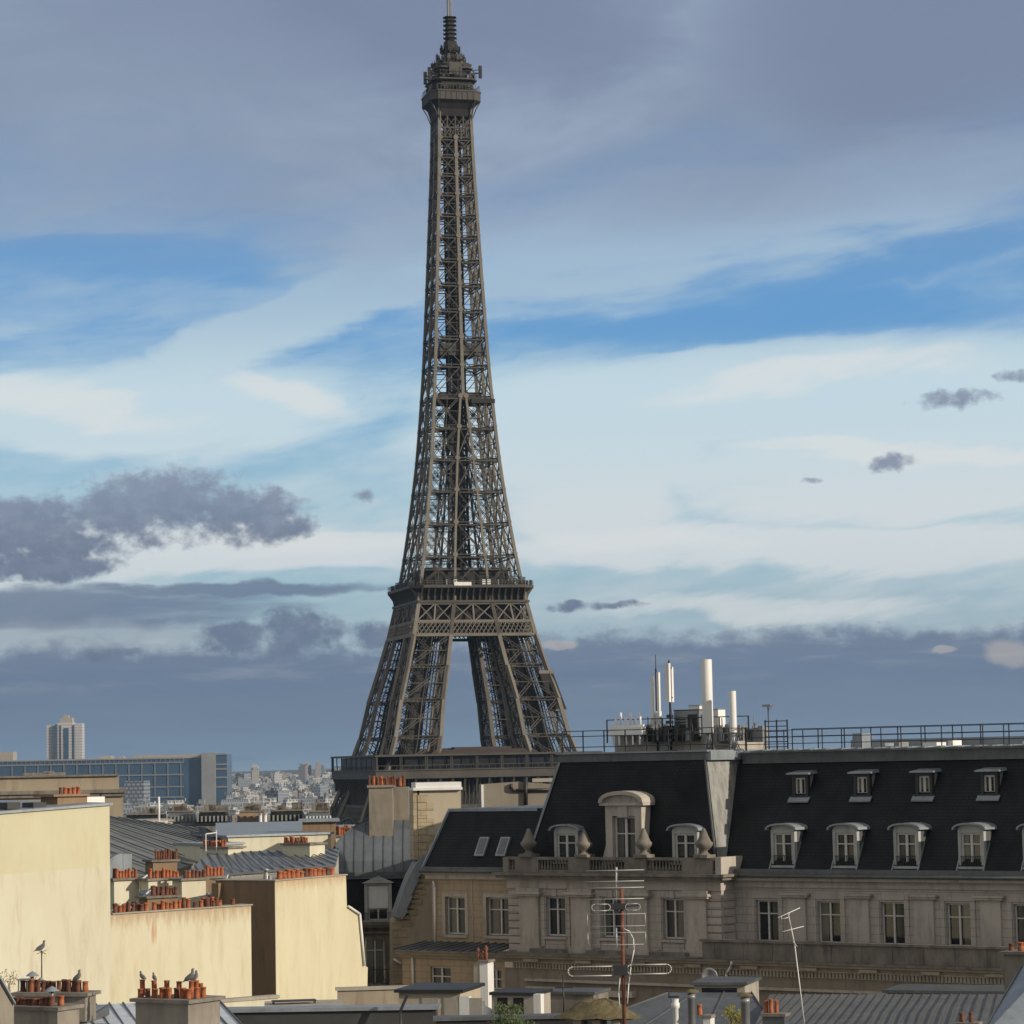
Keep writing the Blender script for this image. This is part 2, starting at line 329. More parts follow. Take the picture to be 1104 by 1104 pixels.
STONE_D = mat('sooty_stone', (.12, .107, .092), (.25, .22, .185), 1.2, .95, bump=.25, stain=(.07, .062, .055), stain_amt=.8, streak=1.6)
QUOIN = mat('quoin_stone', (.33, .27, .18), (.47, .39, .26), 1.1, .9, bump=.2, brick=(.7, .38, .015, (.2, .16, .11)))
SLATE = mat('black_slate', (.004, .006, .007), (.02, .024, .026), .55, .6, bump=.3, brick=(.3, .16, .012, (.003, .004, .005)), spec=.2, bscale=4)
ZINC = mat('zinc', (.21, .235, .255), (.33, .36, .385), .8, .5, .3, bump=.1, stain=(.14, .15, .155), stain_amt=.6, streak=2)
ZINC_D = mat('zinc_dark', (.085, .09, .095), (.15, .16, .165), .7, .5, .3, bump=.1, stain=(.05, .052, .055), stain_amt=.5)
ZINC_G = mat('zinc_greenish', (.16, .165, .15), (.24, .245, .225), .6, .55, .2, bump=.1, stain=(.1, .1, .085), stain_amt=.5)
SEAM = mat('zinc_seam', (.06, .063, .065), (.11, .115, .12), 1, .6)
WHITE = mat('white_paint', (.66, .65, .62), (.76, .75, .72), .8, .55, stain=(.45, .43, .38), stain_amt=.3)
FRAMEW = mat('window_paint', (.5, .48, .44), (.6, .58, .54), 1.5, .5)
AERIAL = mat('dull_aluminium', (.36, .36, .35), (.5, .5, .49), 2, .5, .3)
GREYM = mat('grey_metal', (.22, .225, .23), (.32, .325, .33), 1, .45, .4)
BLACKM = mat('black_metal', (.018, .018, .019), (.03, .03, .032), 2, .5)
RUST = mat('rusty_steel', (.11, .038, .022), (.2, .075, .04), 3, .8)
TERRA = mat('terracotta', (.24, .07, .03), (.50, .165, .065), 5, .85, bump=.2, stain=(.12, .05, .035), stain_amt=.8)
TERRA2 = mat('sooty_terracotta', (.07, .035, .025), (.22, .085, .05), 5, .9, bump=.2)
CONC = mat('concrete', (.30, .27, .225), (.39, .355, .30), .5, .9, bump=.2, stain=(.17, .15, .12), stain_amt=.6)
DARKH = mat('hollow_shade', (.01, .009, .008), (.015, .014, .012), 2, 1)  # near-black stands for the shade inside pots and shed openings
BLUEG = mat('blue_glass', (.03, .065, .11), (.055, .10, .16), .05, .15, spec=.8)
MOSS = mat('mossy_tile', (.075, .06, .045), (.19, .155, .06), 5, .95, bump=.5, stain=(.05, .045, .04), stain_amt=.7)
LEAF = mat('bush_leaf', (.035, .055, .018), (.09, .12, .035), 3, .7)
LEAFY = mat('yellow_leaf', (.15, .15, .02), (.28, .25, .05), 3, .7)
BIRD = mat('pigeon_feather', (.07, .065, .062), (.17, .165, .165), 14, .8)
BRICKW = mat('white_brick', (.42, .39, .34), (.52, .49, .44), 2, .9, brick=(.32, .16, .02, (.24, .22, .19)))

# ------------------------------------------------------------------ shared small builders
def pot_mesh(name, r, h, mt):
    b = MB(); b.lathe(0, 0, [(r * .92, 0), (r, .03), (r * .9, h * .5), (r * .88, h - .07), (r * .98, h - .06), (r * .98, h), (r * .8, h), (r * .72, h - .25)], 12, cap=False)
    b.lathe(0, 0, [(r * .78, h - .2), (.01, h - .2)], 12, m=1, cap=False)
    o = b.build(name, [mt, DARKH]); me = o.data; bpy.data.objects.remove(o); return me
POTS = [pot_mesh('chimney_pot', r, h, mt) for r, h, mt in ((.13, .42, TERRA), (.14, .6, TERRA), (.12, .5, TERRA2), (.14, .34, TERRA2), (.13, .8, TERRA))]
def pot(parent, x, y, z, kind=0, sc=1., hz=1.):
    o = bpy.data.objects.new('chimney_pot', POTS[kind]); COL.objects.link(o); o.parent = parent; o.location = (x, y, z); o.scale = (sc, sc, sc * hz)
    o.rotation_euler = (random.uniform(-.04, .04), random.uniform(-.04, .04), random.random() * 6); return o
def pots_row(fr, parent, px0, px1, py, d, n, hpx=(9, 12), sooty=.3, wpx=None):
    """n clay pots between two columns of the facade, their feet at row py"""
    for i in range(n):
        px = px0 + (px1 - px0) * (i + .5) / n; yb = py if not isinstance(py, tuple) else py[0] + (py[1] - py[0]) * (i + .5) / n
        dd = d + random.uniform(-.12, .12)
        s_, z_ = fr.L(px, yb, dd); _, z2 = fr.L(px, yb - random.uniform(*hpx), dd)
        w = abs(px1 - px0) / n if wpx is None else wpx
        rr = abs(fr.L(px + w * .48, yb, dd)[0] - fr.L(px - w * .48, yb, dd)[0]) / 2
        k = random.choice((2, 3)) if random.random() < sooty else random.choice((0, 1))
        hh = (.42, .6, .5, .34)[k]; sc = min(rr, .2) / .14
        pot(parent, s_, dd, z_ - fr.base - .02, k, sc, (z2 - z_) / hh / sc)
def window(fr, parent, s0, s1, z0, z1, d, mid=1, trans=(.68,), name='window', fw=.07, curtain=False, sub=True):
    b = MB(); y0, y1 = d, d + .07
    b.box(s0, s0 + fw, y0, y1, z0, z1); b.box(s1 - fw, s1, y0, y1, z0, z1); b.box(s0 + fw, s1 - fw, y0, y1, z0, z0 + fw); b.box(s0 + fw, s1 - fw, y0, y1, z1 - fw, z1)
    c = (s0 + s1) / 2
    if mid: b.box(c - fw * .7, c + fw * .7, y0 - .015, y1, z0 + fw, z1 - fw)
    for t in trans:
        zz = z0 + (z1 - z0) * t; b.box(s0 + fw, c - fw * .7, y0 + .004, y1 - .004, zz - .03, zz + .03); b.box(c + fw * .7, s1 - fw, y0 + .004, y1 - .004, zz - .03, zz + .03)
    g = MB(); g.box(s0 + .01, s1 - .01, y1 + .01, y1 + .03, z0 + .01, z1 - .01)
    if curtain:
        a = random.choice(('l', 'r', 'b'))
        if a in 'lb': g.box(s0 + fw, s0 + fw + (c - s0) * random.uniform(.5, .85), y1 + .004, y1 + .009, z0 + fw, z1 - fw, 1)
        if a in 'rb': g.box(s1 - fw - (c - s0) * random.uniform(.5, .85), s1 - fw, y1 + .004, y1 + .009, z0 + fw, z1 - fw, 1)
    if sub:
        o = fr.put(b, name, FRAMEW, parent); fr.put(g, 'pane', [GLASSD, CURT], o)
    else:
        n = len(b.v); b.v += g.v; b.f += [tuple(i + n for i in f) for f in g.f]; b.m += [m + 1 for m in g.m]; b.s += g.s
        o = fr.put(b, name, [FRAMEW, GLASSD, CURT], parent)
    return o
def seams(mb, b0, b1, t1, t0, n, w=.05, h=.09, m=0, sk=0.):
    b0, b1, t0, t1 = map(Vector, (b0, b1, t0, t1)); nn = (b1 - b0).cross(t0 - b0).normalized()
    if nn.z < 0: nn = -nn
    P = lambda k, u: b0.lerp(b1, k).lerp(t0.lerp(t1, k), u) + nn * h * .4
    for i in range(-n * 2, n * 3 + 1):
        k = i / n; u0, u1 = 0., 1.                    # position along the roof is k + sk * u
        if abs(sk) < 1e-6:
            if not 0 <= k <= 1: continue
        else:
            a, c = sorted((-k / sk, (1 - k) / sk)); u0, u1 = max(0, a), min(1, c)
            if u1 - u0 < .04: continue
        mb.bar(P(k + sk * u0, u0), P(k + sk * u1, u1), w, h, m)
def slab(mb, p, thick, m=0):                     # sheet through a loop of points, given a thickness downward
    p = [Vector(q) for q in p]; mb.hexa([q - Vector((0, 0, thick)) for q in p], p, m)
def railing(mb, pts, h, step, w=.035, rails=(1., .55), m=0, foot=0.):
    for a, b in zip(pts, pts[1:]):
        a, b = Vector(a), Vector(b)
        for r in rails: mb.bar(a + Vector((0, 0, h * r)), b + Vector((0, 0, h * r)), w, m=m)
        n = max(1, round((b - a).length / step))
        for i in range(n + 1):
            p = a.lerp(b, i / n); mb.bar(p - Vector((0, 0, foot)), p + Vector((0, 0, h)), w * 1.2, m=m)

# ------------------------------------------------------------------ ground and hills
def gz(x, y):
    r = math.hypot(x, y)
    h = 30 * (1 - min(1, max(0, (r - 300) / 350))) ** 1.3
    if r > 4800: h += 52 * min(1, (r - 4800) / 3600) ** 1.4 * (.8 + .2 * math.sin(x * .0011 + 1.3) + .14 * math.sin(x * .004 + y * .001))
    return h
GROUND = mat('city_ground', (.05, .05, .045), (.10, .10, .088), .02, .95, bump=0)
def ground():
    b = MB(); xs = [i * 250 for i in range(-47, 48)]; ys = [-2750 + i * 250 for i in range(0, 66)]
    xs = sorted(set(xs) | {i * 50 for i in range(-16, 17)}); ys = sorted(set(ys) | {i * 50 for i in range(-16, 17)})
    nx = len(xs)
    b.mesh([(x, y, gz(x, y)) for y in ys for x in xs], [(j * nx + i, j * nx + i + 1, (j + 1) * nx + i + 1, (j + 1) * nx + i) for j in range(len(ys) - 1) for i in range(nx - 1)], sm=True)
    return b.build('ground', GROUND, recalc=False)
tag(ground(), kind='structure')

# ------------------------------------------------------------------ the iron tower
TC = at(496.7, 700, 900); TX, TY = TC.x, TC.y
TW = empty('iron_tower', (TX, TY, 0), R(14.5), 'tall brown wrought-iron lattice tower with three decks and an antenna on top', 'tower')
def interp(t, x):
    if x <= t[0][0]: return t[0][1]
    for (a, b), (c, d) in zip(t, t[1:]):
        if x <= c: return b + (d - b) * (x - a) / (c - a)
    return t[-1][1]
WP = [(0, 62), (20, 49.5), (40, 38.2), (57, 31.5), (68, 27.7), (80, 25.2), (91, 22.0), (101, 19.4), (111, 17.3), (117, 16.2), (126, 14.75), (141, 12.7), (156, 11.0), (171, 9.75), (187, 8.65), (205, 7.75), (221, 7.0), (240, 6.15), (256, 5.5), (272, 5.1)]
LW = [(0, 22), (57, 15.4), (68, 14.3), (98, 11.9), (111, 11.2), (117, 10.9)]
w = lambda z: interp(WP, z)
g = lambda z: w(z) - interp(LW, z) if z < 117 else interp([(117, 5.3), (126, 4.8), (157, 2.6), (177, .9), (190, .6)], z)
def girder(mb, p, q, wd, t, n=None, m=0):        # an open lattice girder: two rails and zigzag lacing between them
    p, q = Vector(p), Vector(q); d = (q - p); ln = d.length; d.normalize()
    side = wd
    nrm = girder.n; a = d.cross(nrm).normalized() * side / 2
    mb.bar(p + a, q + a, t, m=m); mb.bar(p - a, q - a, t, m=m)
    n = n or max(2, int(ln / (side * 1.5)))
    for i in range(n):
        u = p.lerp(q, i / n); v = p.lerp(q, (i + 1) / n); sg = 1 if i % 2 else -1
        mb.bar(u + a * sg, v - a * sg, t * .6, m=m)
def panel(mb, a0, b0, a1, b1, dw, dt, hw, lac=True, m=0):
    """X braced panel between ribs a and b, lower corners a0 b0 and upper corners a1 b1"""
    a0, b0, a1, b1 = map(Vector, (a0, b0, a1, b1)); girder.n = (b0 - a0).cross(a1 - a0).normalized()
    if lac: girder(mb, a0, b1, dw, dt, m=m); girder(mb, b0, a1, dw, dt, m=m); girder(mb, a1, b1, hw, dt, m=m)
    else: mb.bar(a0, b1, dw, .25, m); mb.bar(b0, a1, dw, .25, m); mb.bar(a1, b1, hw, .3, m)
    c = (a0 + b0 + a1 + b1) / 4; r = dw * .9; u = (b1 - a0).normalized(); v = (a1 - b0).normalized()
    mb.bar(c - u * r, c + u * r, dw * 1.3, .3, m)
def gusset(mb, p, r, nrm, m=1):
    p = Vector(p); nrm = Vector(nrm); t = Vector((-nrm.y, nrm.x, 0)); u = Vector((0, 0, 1))
    q = [p + t * r * math.cos(k) + u * r * math.sin(k) + nrm * .45 for k in [math.pi * (i + .5) / 4 for i in range(8)]]
    mb.hexa(q, [x + nrm * .12 for x in q], m)
LEGZ = [2, 16, 30, 43, 57, 69.5, 80.9, 91.4, 101.1, 111.1, 116]
def leg_pts(z, sx, sy):
    a, b = w(z), g(z); return [Vector((sx * a, sy * a, z)), Vector((sx * b, sy * a, z)), Vector((sx * b, sy * b, z)), Vector((sx * a, sy * b, z))]
for sx, sy in ((-1, -1), (1, -1), (1, 1), (-1, 1)):
    b = MB()
    for z0, z1 in zip(LEGZ, LEGZ[1:]):
        P, Q = leg_pts(z0, sx, sy), leg_pts(z1, sx, sy)
        for i in range(4):
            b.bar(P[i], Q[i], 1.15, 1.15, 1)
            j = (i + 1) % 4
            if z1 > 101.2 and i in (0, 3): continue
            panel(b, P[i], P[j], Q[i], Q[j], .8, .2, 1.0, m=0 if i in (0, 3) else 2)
            # minor verticals and half-height struts; extra dark bars on inner faces deepen the shade
            mp0, mp1 = (P[i] + P[j]) / 2, (Q[i] + Q[j]) / 2
            h0, h1 = (P[i] + Q[i]) / 2, (P[j] + Q[j]) / 2
            b.bar(mp0, mp1, .28, .28); b.bar(h0, h1, .28, .28)
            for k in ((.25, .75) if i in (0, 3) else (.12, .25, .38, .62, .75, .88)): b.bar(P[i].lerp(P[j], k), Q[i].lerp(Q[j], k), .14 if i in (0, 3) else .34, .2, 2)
        b.bar(Q[0], Q[2], .5, .5); b.bar(Q[1], Q[3], .5, .5)
    # inclined lift rails, stair flights and a solid core added to darken the leg
    for z0, z1 in zip(LEGZ[:-1], LEGZ[1:]):
        P, Q = leg_pts(z0, sx, sy), leg_pts(z1, sx, sy); c0 = sum(P, Vector()) / 4; c1 = sum(Q, Vector()) / 4
        b.hexa([c0 + Vector(v_) for v_ in ((-1.7, -.6, -.4), (1.7, -.6, -.4), (1.7, .6, -.4), (-1.7, .6, -.4))], [c1 + Vector(v_) for v_ in ((-1.7, -.6, -.4), (1.7, -.6, -.4), (1.7, .6, -.4), (-1.7, .6, -.4))], 2)
        for o_ in (-2.2, -.7, .7, 2.2): b.bar(c0 + Vector((o_, -o_ * .4, 0)), c1 + Vector((o_, -o_ * .4, 0)), .42, .42, 2)
        for k in range(6):
            u = c0.lerp(c1, k / 6); v = c0.lerp(c1, (k + 1) / 6); s_ = 3 if k % 2 else -3
            b.bar(u + Vector((s_, 3.2, 0)), v + Vector((-s_, 3.2, 0)), .5, .3, 0)
            b.bar(u + Vector((-2.4, 0, 0)), u + Vector((2.4, 0, 0)), .25, .25, 2)
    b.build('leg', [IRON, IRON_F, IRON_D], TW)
    pb_ = MB(); c = (w(0) + g(0)) / 2; pb_.hexa([(sx * c - 14, sy * c - 14, 0), (sx * c + 14, sy * c - 14, 0), (sx * c + 14, sy * c + 14, 0), (sx * c - 14, sy * c + 14, 0)], [(sx * c - 11.5, sy * c - 11.5, 4), (sx * c + 11.5, sy * c - 11.5, 4), (sx * c + 11.5, sy * c + 11.5, 4), (sx * c - 11.5, sy * c + 11.5, 4)])
    pb_.build('masonry_base', STONE_P, TW)
    # lift cabin climbing the right-hand leg
def rot4(p, k):
    x, y, z = p
    for _ in range(k): x, y = -y, x
    return (x, y, z)
# belts between legs below the second deck, lattice friezes
b = MB()
for k in range(4):
    def F(x, z, y=None): return rot4((x, -(w(z) if y is None else y), z), k)
    z0, z1, z2, z3 = 101.1, 105.2, 105.9, 111.1
    nrm = rot4((0, -1, 0), k)
    for z, t in ((101.1, .9), (105.3, .9), (111.1, 1.0)): b.bar(F(-w(z), z), F(w(z), z), 1.0, t, 0)
    n = 27
    for i in range(-2, n):                        # diamond frieze
        a = max(-1, min(1, -1 + 2 * i / n)); c = max(-1, min(1, -1 + 2 * (i + 2) / n))
        b.bar(F(a * w(z0), z0, w(z0) + .25), F(c * w(z1), z1, w(z1) + .25), .34, .2); b.bar(F(c * w(z0), z0, w(z0) + .3), F(a * w(z1), z1, w(z1) + .3), .34, .2)
    # X panels: leg, middle, leg
    segs = [(-1, -g(z1) / w(z1)), (-g(z1) / w(z1), g(z1) / w(z1)), (g(z1) / w(z1), 1)]
    for a, c in segs:
        m_ = (a + c) / 2
        b.bar(F(m_ * w(z1), z1), F(m_ * w(z3), z3), .5)
        for u, v in ((a, m_), (m_, c)): b.bar(F(u * w(z1), z1), F(v * w(z3), z3), .62, .3); b.bar(F(v * w(z1), z1), F(u * w(z3), z3), .62, .3)
    for sgn in (-1, 1): b.bar(F(sgn * g(z0), z0), F(sgn * g(z3), z3), 1.15)
    # inner backing so the belt reads dark behind
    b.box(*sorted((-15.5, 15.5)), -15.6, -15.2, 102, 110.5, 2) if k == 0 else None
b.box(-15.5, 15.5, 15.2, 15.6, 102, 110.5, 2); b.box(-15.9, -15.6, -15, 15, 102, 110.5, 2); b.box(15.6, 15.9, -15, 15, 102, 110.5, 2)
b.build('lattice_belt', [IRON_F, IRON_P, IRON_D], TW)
def octa(h, c, z): return [(-h + c, -h, z), (h - c, -h, z), (h, -h + c, z), (h, h - c, z), (h - c, h, z), (-h + c, h, z), (-h, h - c, z), (-h, -h + c, z)]
b = MB()                                          # second deck: flared consoles, rim and rails
b.hexa(octa(16.9, .5, 111.6), octa(17.6, 1.2, 114.2), 2); b.hexa(octa(17.6, 1.2, 114.2), octa(19.6, 3.2, 115.7), 2)
b.hexa(octa(20, 3.8, 115.7), octa(20, 3.8, 116.6), 1)
for k in range(4):
    for i in range(-8, 9):
        x = i * 2.05; xo = x * 1.0
        pr = [(17.2, 111.4), (17.9, 111.4), (18.2, 113.4), (19.3, 115.0), (19.9, 115.7), (17.2, 115.7)]
        a_ = [rot4((x - .2, -y, z), k) for y, z in pr]; c_ = [rot4((x + .2, -y, z), k) for y, z in pr]
        b.hexa(a_, c_, 1)
    b.bar(rot4((-17.6, -17.9, 111.5), k), rot4((17.6, -17.9, 111.5), k), .7, .8, 1)
loop = octa(19.8, 3.7, 116.6); loop.append(loop[0]); railing(b, loop, 1.3, 2.0, .12, (1., .5), 0)
loop = octa(17.6, 2.7, 116.6); loop.append(loop[0]); railing(b, loop, 2.6, 1.6, .14, (1., .8, .5), 2)
b.hexa(octa(13.2, 2, 116.6), octa(13.2, 2, 121.5), 2); b.hexa(octa(14.0, 2, 121.5), octa(14.0, 2, 122.3), 0)
b.box(-6.5, -1, -20.12, -20.0, 116.3, 117.4, 3)
for q in (-6.5, 2.6, 4.2): b.box(q, q + 1.1, -19.6, -19.2, 116.7, 118.2, 3)
b.build('second_deck', [IRON, IRON, IRON_D, WHITE], TW)
# visitors are far too small to tell apart: the crowd on the second deck
b = MB()
for i in range(110):
    k = random.randrange(4); p = Vector(rot4((random.uniform(-17, 17), -random.uniform(18.2, 19.4), 0), k))
    h = random.uniform(1.5, 1.8); b.hexa(*[[(p.x + dx * r, p.y + dy * r, z) for dx, dy in ((-1, -1), (1, -1), (1, 1), (-1, 1))] for z, r in ((116.6, .2), (116.6 + h, .16))], random.choice((0, 0, 0, 1)))
b.build('crowd', [BLACKM, GREYM], TW)['kind'] = 'stuff'
# shaft
SH = [116.6, 126.4, 136.7, 147.1, 157.2, 167.3, 177.1, 187.2, 196.2, 205, 213.4, 221.2, 229, 235.9, 242.7, 249.1, 255.2, 261]
b = MB()
for z0, z1 in zip(SH, SH[1:]):
    for k in range(4):
        def F(x, z): return Vector(rot4((x, -w(z), z), k))
        nrm = rot4((0, -1, 0), k)
        b.bar(F(-w(z0), z0), F(-w(z1), z1), .95, .95, 1)
        if z0 < 177:
            for s_ in (-1, 1):
                b.bar(F(s_ * g(z0), z0), F(s_ * g(z1), z1), .7, .7, 1)
                panel(b, F(s_ * w(z0), z0), F(s_ * g(z0), z0), F(s_ * w(z1), z1), F(s_ * g(z1), z1), .55, .17, .8)
                gusset(b, F(s_ * g(z1), z1), .85, nrm, 1)
                # the inner faces of each pillar
                A0, A1 = rot4((s_ * g(z0), -w(z0), z0), k), rot4((s_ * g(z1), -w(z1), z1), k); B0, B1 = rot4((s_ * g(z0), -g(z0), z0), k), rot4((s_ * g(z1), -g(z1), z1), k)
                panel(b, A0, B0, A1, B1, .5, .15, .6, m=2)
                if s_ < 0: b.bar(B0, B1, .6)
            if g(z1) > 1.2: panel(b, F(-g(z0), z0), F(g(z0), z0), F(-g(z1), z1), F(g(z1), z1), .5, .17, .8, lac=False)
            else: b.bar(F(-g(z1), z1), F(g(z1), z1), .8)
            zm = (z0 + z1) / 2
            for s_ in (-1, 1):
                m0 = (w(z0) + g(z0)) / 2; m1 = (w(z1) + g(z1)) / 2; b.bar(F(s_ * m0, z0), F(s_ * m1, z1), .16)
                b.bar(F(s_ * w(zm), zm), F(s_ * g(zm), zm), .2)
        else:
            b.bar(F(0, z0), F(0, z1), .95, .8, 1)
            for s_ in (-1, 1):
                panel(b, F(s_ * w(z0), z0), F(0, z0), F(s_ * w(z1), z1), F(0, z1), .4, .15, .5, lac=False)
                for q in (.5,): b.bar(F(s_ * w(z0) * q, z0), F(s_ * w(z1) * q, z1), .12, m=2)
                zm = (z0 + z1) / 2; b.bar(F(0, zm), F(s_ * w(zm), zm), .16)
            gusset(b, F(0, z1), .85, nrm, 1)
        b.bar(F(-w(z1), z1 - .9), F(w(z1), z1 - .9), .35, .35)
        gusset(b, F(-w(z1) + .3, z1), .8, nrm, 1)
# close lattice under the summit gallery
for z0, z1, n in ((261, 264.2, 6), (264.2, 271, 4)):
    for k in range(4):
        def F(x, z): return Vector(rot4((x, -w(z), z), k))
        b.bar(F(-w(z0), z0), F(-w(z1), z1), .95, .95, 1); b.bar(F(-w(z1), z1), F(w(z1), z1), .5)
        for i in range(n):
            for j in range(2 if n == 4 else 1):
                za, zb = (z0 + (z1 - z0) * j / (2 if n == 4 else 1), z0 + (z1 - z0) * (j + 1) / (2 if n == 4 else 1))
                a, c = -1 + 2 * i / n, -1 + 2 * (i + 1) / n
                b.bar(F(a * w(za), za), F(c * w(zb), zb), .22); b.bar(F(c * w(za), za), F(a * w(zb), zb), .22)
            b.bar(F((-1 + 2 * i / n) * w(z0), z0), F((-1 + 2 * i / n) * w(z1), z1), .42)
b.build('lattice_shaft', [IRON, IRON_F, IRON_D], TW)
b = MB()                                          # central lift well and stairs
for x, y in ((-2.6, -2.6), (2.6, -2.6), (2.6, 2.6), (-2.6, 2.6), (0, -2.6), (0, 2.6)):
    b.bar((x, y, 116), (x * .8, y * .8, 272), .6)
z = 117
while z < 270:
    q = 2.6 - .5 * (z - 117) / 153
    for k in range(4): b.bar(rot4((-q, -q, z), k), rot4((q, -q, z + 3), k), .3); b.bar(rot4((-q, -q, z), k), rot4((q, -q, z), k), .3)
    z += 3
b.box(-1.2, 1.2, -1.2, 1.2, 118, 172, 0); b.box(-1.1, 1.1, -1.1, 1.1, 172, 270, 0)
for z, h in ((176, 2.6), (191, 2.4)): b.box(-w(z) * .72, w(z) * .72, -w(z) * .72, w(z) * .72, z, z + h, 0)
b.box(2.6, w(176) + .8, -w(176) - .6, -2.2, 174.8, 176.2, 0)
for z in SH[1:]: b.bar((-w(z), 0, z), (w(z), 0, z), .6); b.bar((0, -w(z), z), (0, w(z), z), .6); b.bar((-w(z), -w(z), z), (w(z), w(z), z), .4); b.bar((-w(z), w(z), z), (w(z), -w(z), z), .4)
b.build('lift_well', IRON_D, TW)
b = MB(); b.box(-w(190) * .8, w(190) * .85, -w(190) * .9, -w(190) * .6, 190.3, 194.2, 0)
for i in range(5): b.box(-5 + i * 2.2, -4 + i * 2.2, -w(190) * .9 - .06, -w(190) * .9, 191, 193.4, 1)
b.build('halfway_platform', [IRON, GLASSD], TW)
# summit
b = MB()
prof = [(5.4, .6, 268), (5.9, 1, 270.2), (7.0, 1.6, 271.8), (8.3, 2.2, 272.8), (8.3, 2.2, 275.4)]
for (h, c, z), (h2, c2, z2) in zip(prof, prof[1:]): b.hexa(octa(h, c, z), octa(h2, c2, z2), 1 if z > 272 else 2)
for k in range(4):
    for i in range(7):
        x = -5.4 + i * 1.8; b.bar(rot4((x, -8.36, 272.8), k), rot4((x, -8.36, 275.4), k), .16, m=0)
    for s_ in (-1, 1):
        pts = [rot4((s_ * 5.1, -w(262), 262), k), rot4((s_ * 5.2, -5.6, 267), k), rot4((s_ * 5.6, -6.8, 270.3), k), rot4((s_ * 6, -8.2, 272.8), k)]
        for p, q in zip(pts, pts[1:]): b.bar(p, q, .3)
    for i in range(13): b.bar(rot4((-6.2 + i * 1.03, -8.2, 275.4), k), rot4((-6.2 + i * 1.03, -7.9, 277.8), k), .1)
    b.bar(rot4((-6.2, -7.9, 277.8), k), rot4((6.2, -7.9, 277.8), k), .15)
b.hexa(octa(8.5, 2.3, 275.4), octa(8.5, 2.3, 275.9), 1)
b.build('summit_gallery', [IRON, IRON, IRON_D], TW)
b = MB()
b.hexa(octa(6.2, 1.6, 275.9), octa(6.2, 1.6, 279.6), 2); b.hexa(octa(7.4, 2, 279.6), octa(7.4, 2, 280.1), 0)
b.hexa(octa(4.6, 1.2, 280.1), octa(4.6, 1.2, 283.6), 2); b.hexa(octa(6.3, 1.8, 283.6), octa(6.3, 1.8, 284.1), 0)
b.hexa(octa(3.8, 1.2, 284.1), octa(2.4, 1, 287.6), 2); b.hexa(octa(2.4, 1, 287.6), octa(1.6, .6, 290), 2); b.hexa(octa(2.0, .8, 290), octa(1.9, .7, 293.5), 2)
rs = random.Random(3)
for i in range(330):                              # clutter of rails, dishes and aerials round the cabins
    a = rs.random() * 6.283; tier = rs.choice(((7.2, 276, 3.4), (7.1, 280.1, 3.8), (6.0, 284.1, 3.2), (4.4, 286.5, 3.2), (3.2, 289.5, 3)))
    r = tier[0] * rs.uniform(.8, 1.06); x, y = r * math.cos(a), r * math.sin(a)
    b.bar((x, y, tier[1]), (x + rs.uniform(-.3, .3), y + rs.uniform(-.3, .3), tier[1] + tier[2] * rs.uniform(.5, 1.)), rs.choice((.1, .14, .22)), m=rs.choice((0, 2, 2)))
    if rs.random() < .45: b.box(x - .4, x + .4, y - .35, y + .35, tier[1] + .6, tier[1] + rs.uniform(1.2, 2.4), rs.choice((0, 2)))
for h, z in ((7.3, 281.2), (7.3, 282.4), (6.1, 285.2), (6.8, 277.2)):
    lp = octa(h, 2, z); lp.append(lp[0])
    for p, q in zip(lp, lp[1:]): b.bar(p, q, .14)
for x, y, z in ((-8.9, -2, 279.2), (8.6, -5, 281.2), (-8.2, -5, 280), (7.9, 5, 280)):
    b.box(x - .5, x + .5, y - .3, y + .3, z - .5, z + 3.6, 2); b.bar((x, y, z + 1.2), (x * .7, y * .7, z + 1.2), .3); b.bar((x, y, z + 2.4), (x * .7, y * .7, z + 2.2), .2)
b.box(-2, 2.2, -6.7, -6.1, 281.4, 285.2, 0)
b.build('summit_cabins', [IRON, IRON, IRON_D], TW)
b = MB(); b.hexa(octa(1.35, .4, 294), octa(1.15, .3, 301.6), 0)
for z in (294.6, 296, 297.3, 298.8, 300.2, 301.4):
    b.hexa(octa(1.9, .6, z), octa(1.9, .6, z + .18), 0)
    for k in range(4): b.bar(rot4((0, -1.9, z), k), rot4((0, -2.2, z), k), .3); b.bar(rot4((0, -2.1, z - .4), k), rot4((0, -2.1, z + .5), k), .12)
for k in range(4): b.bar(rot4((-.62, -.62, 301.6), k), rot4((-.62, -.62, 318), k), .2, m=1)
z = 301.6
while z < 317: 
    for k in range(4): b.bar(rot4((-.6, -.6, z), k), rot4((.6, -.6, z + .8), k), .16, m=1)
    z += .8
b.bar((0, 0, 301), (0, 0, 321), .35, m=1)
b.build('antenna_mast', [IRON_D, GREYM], TW)
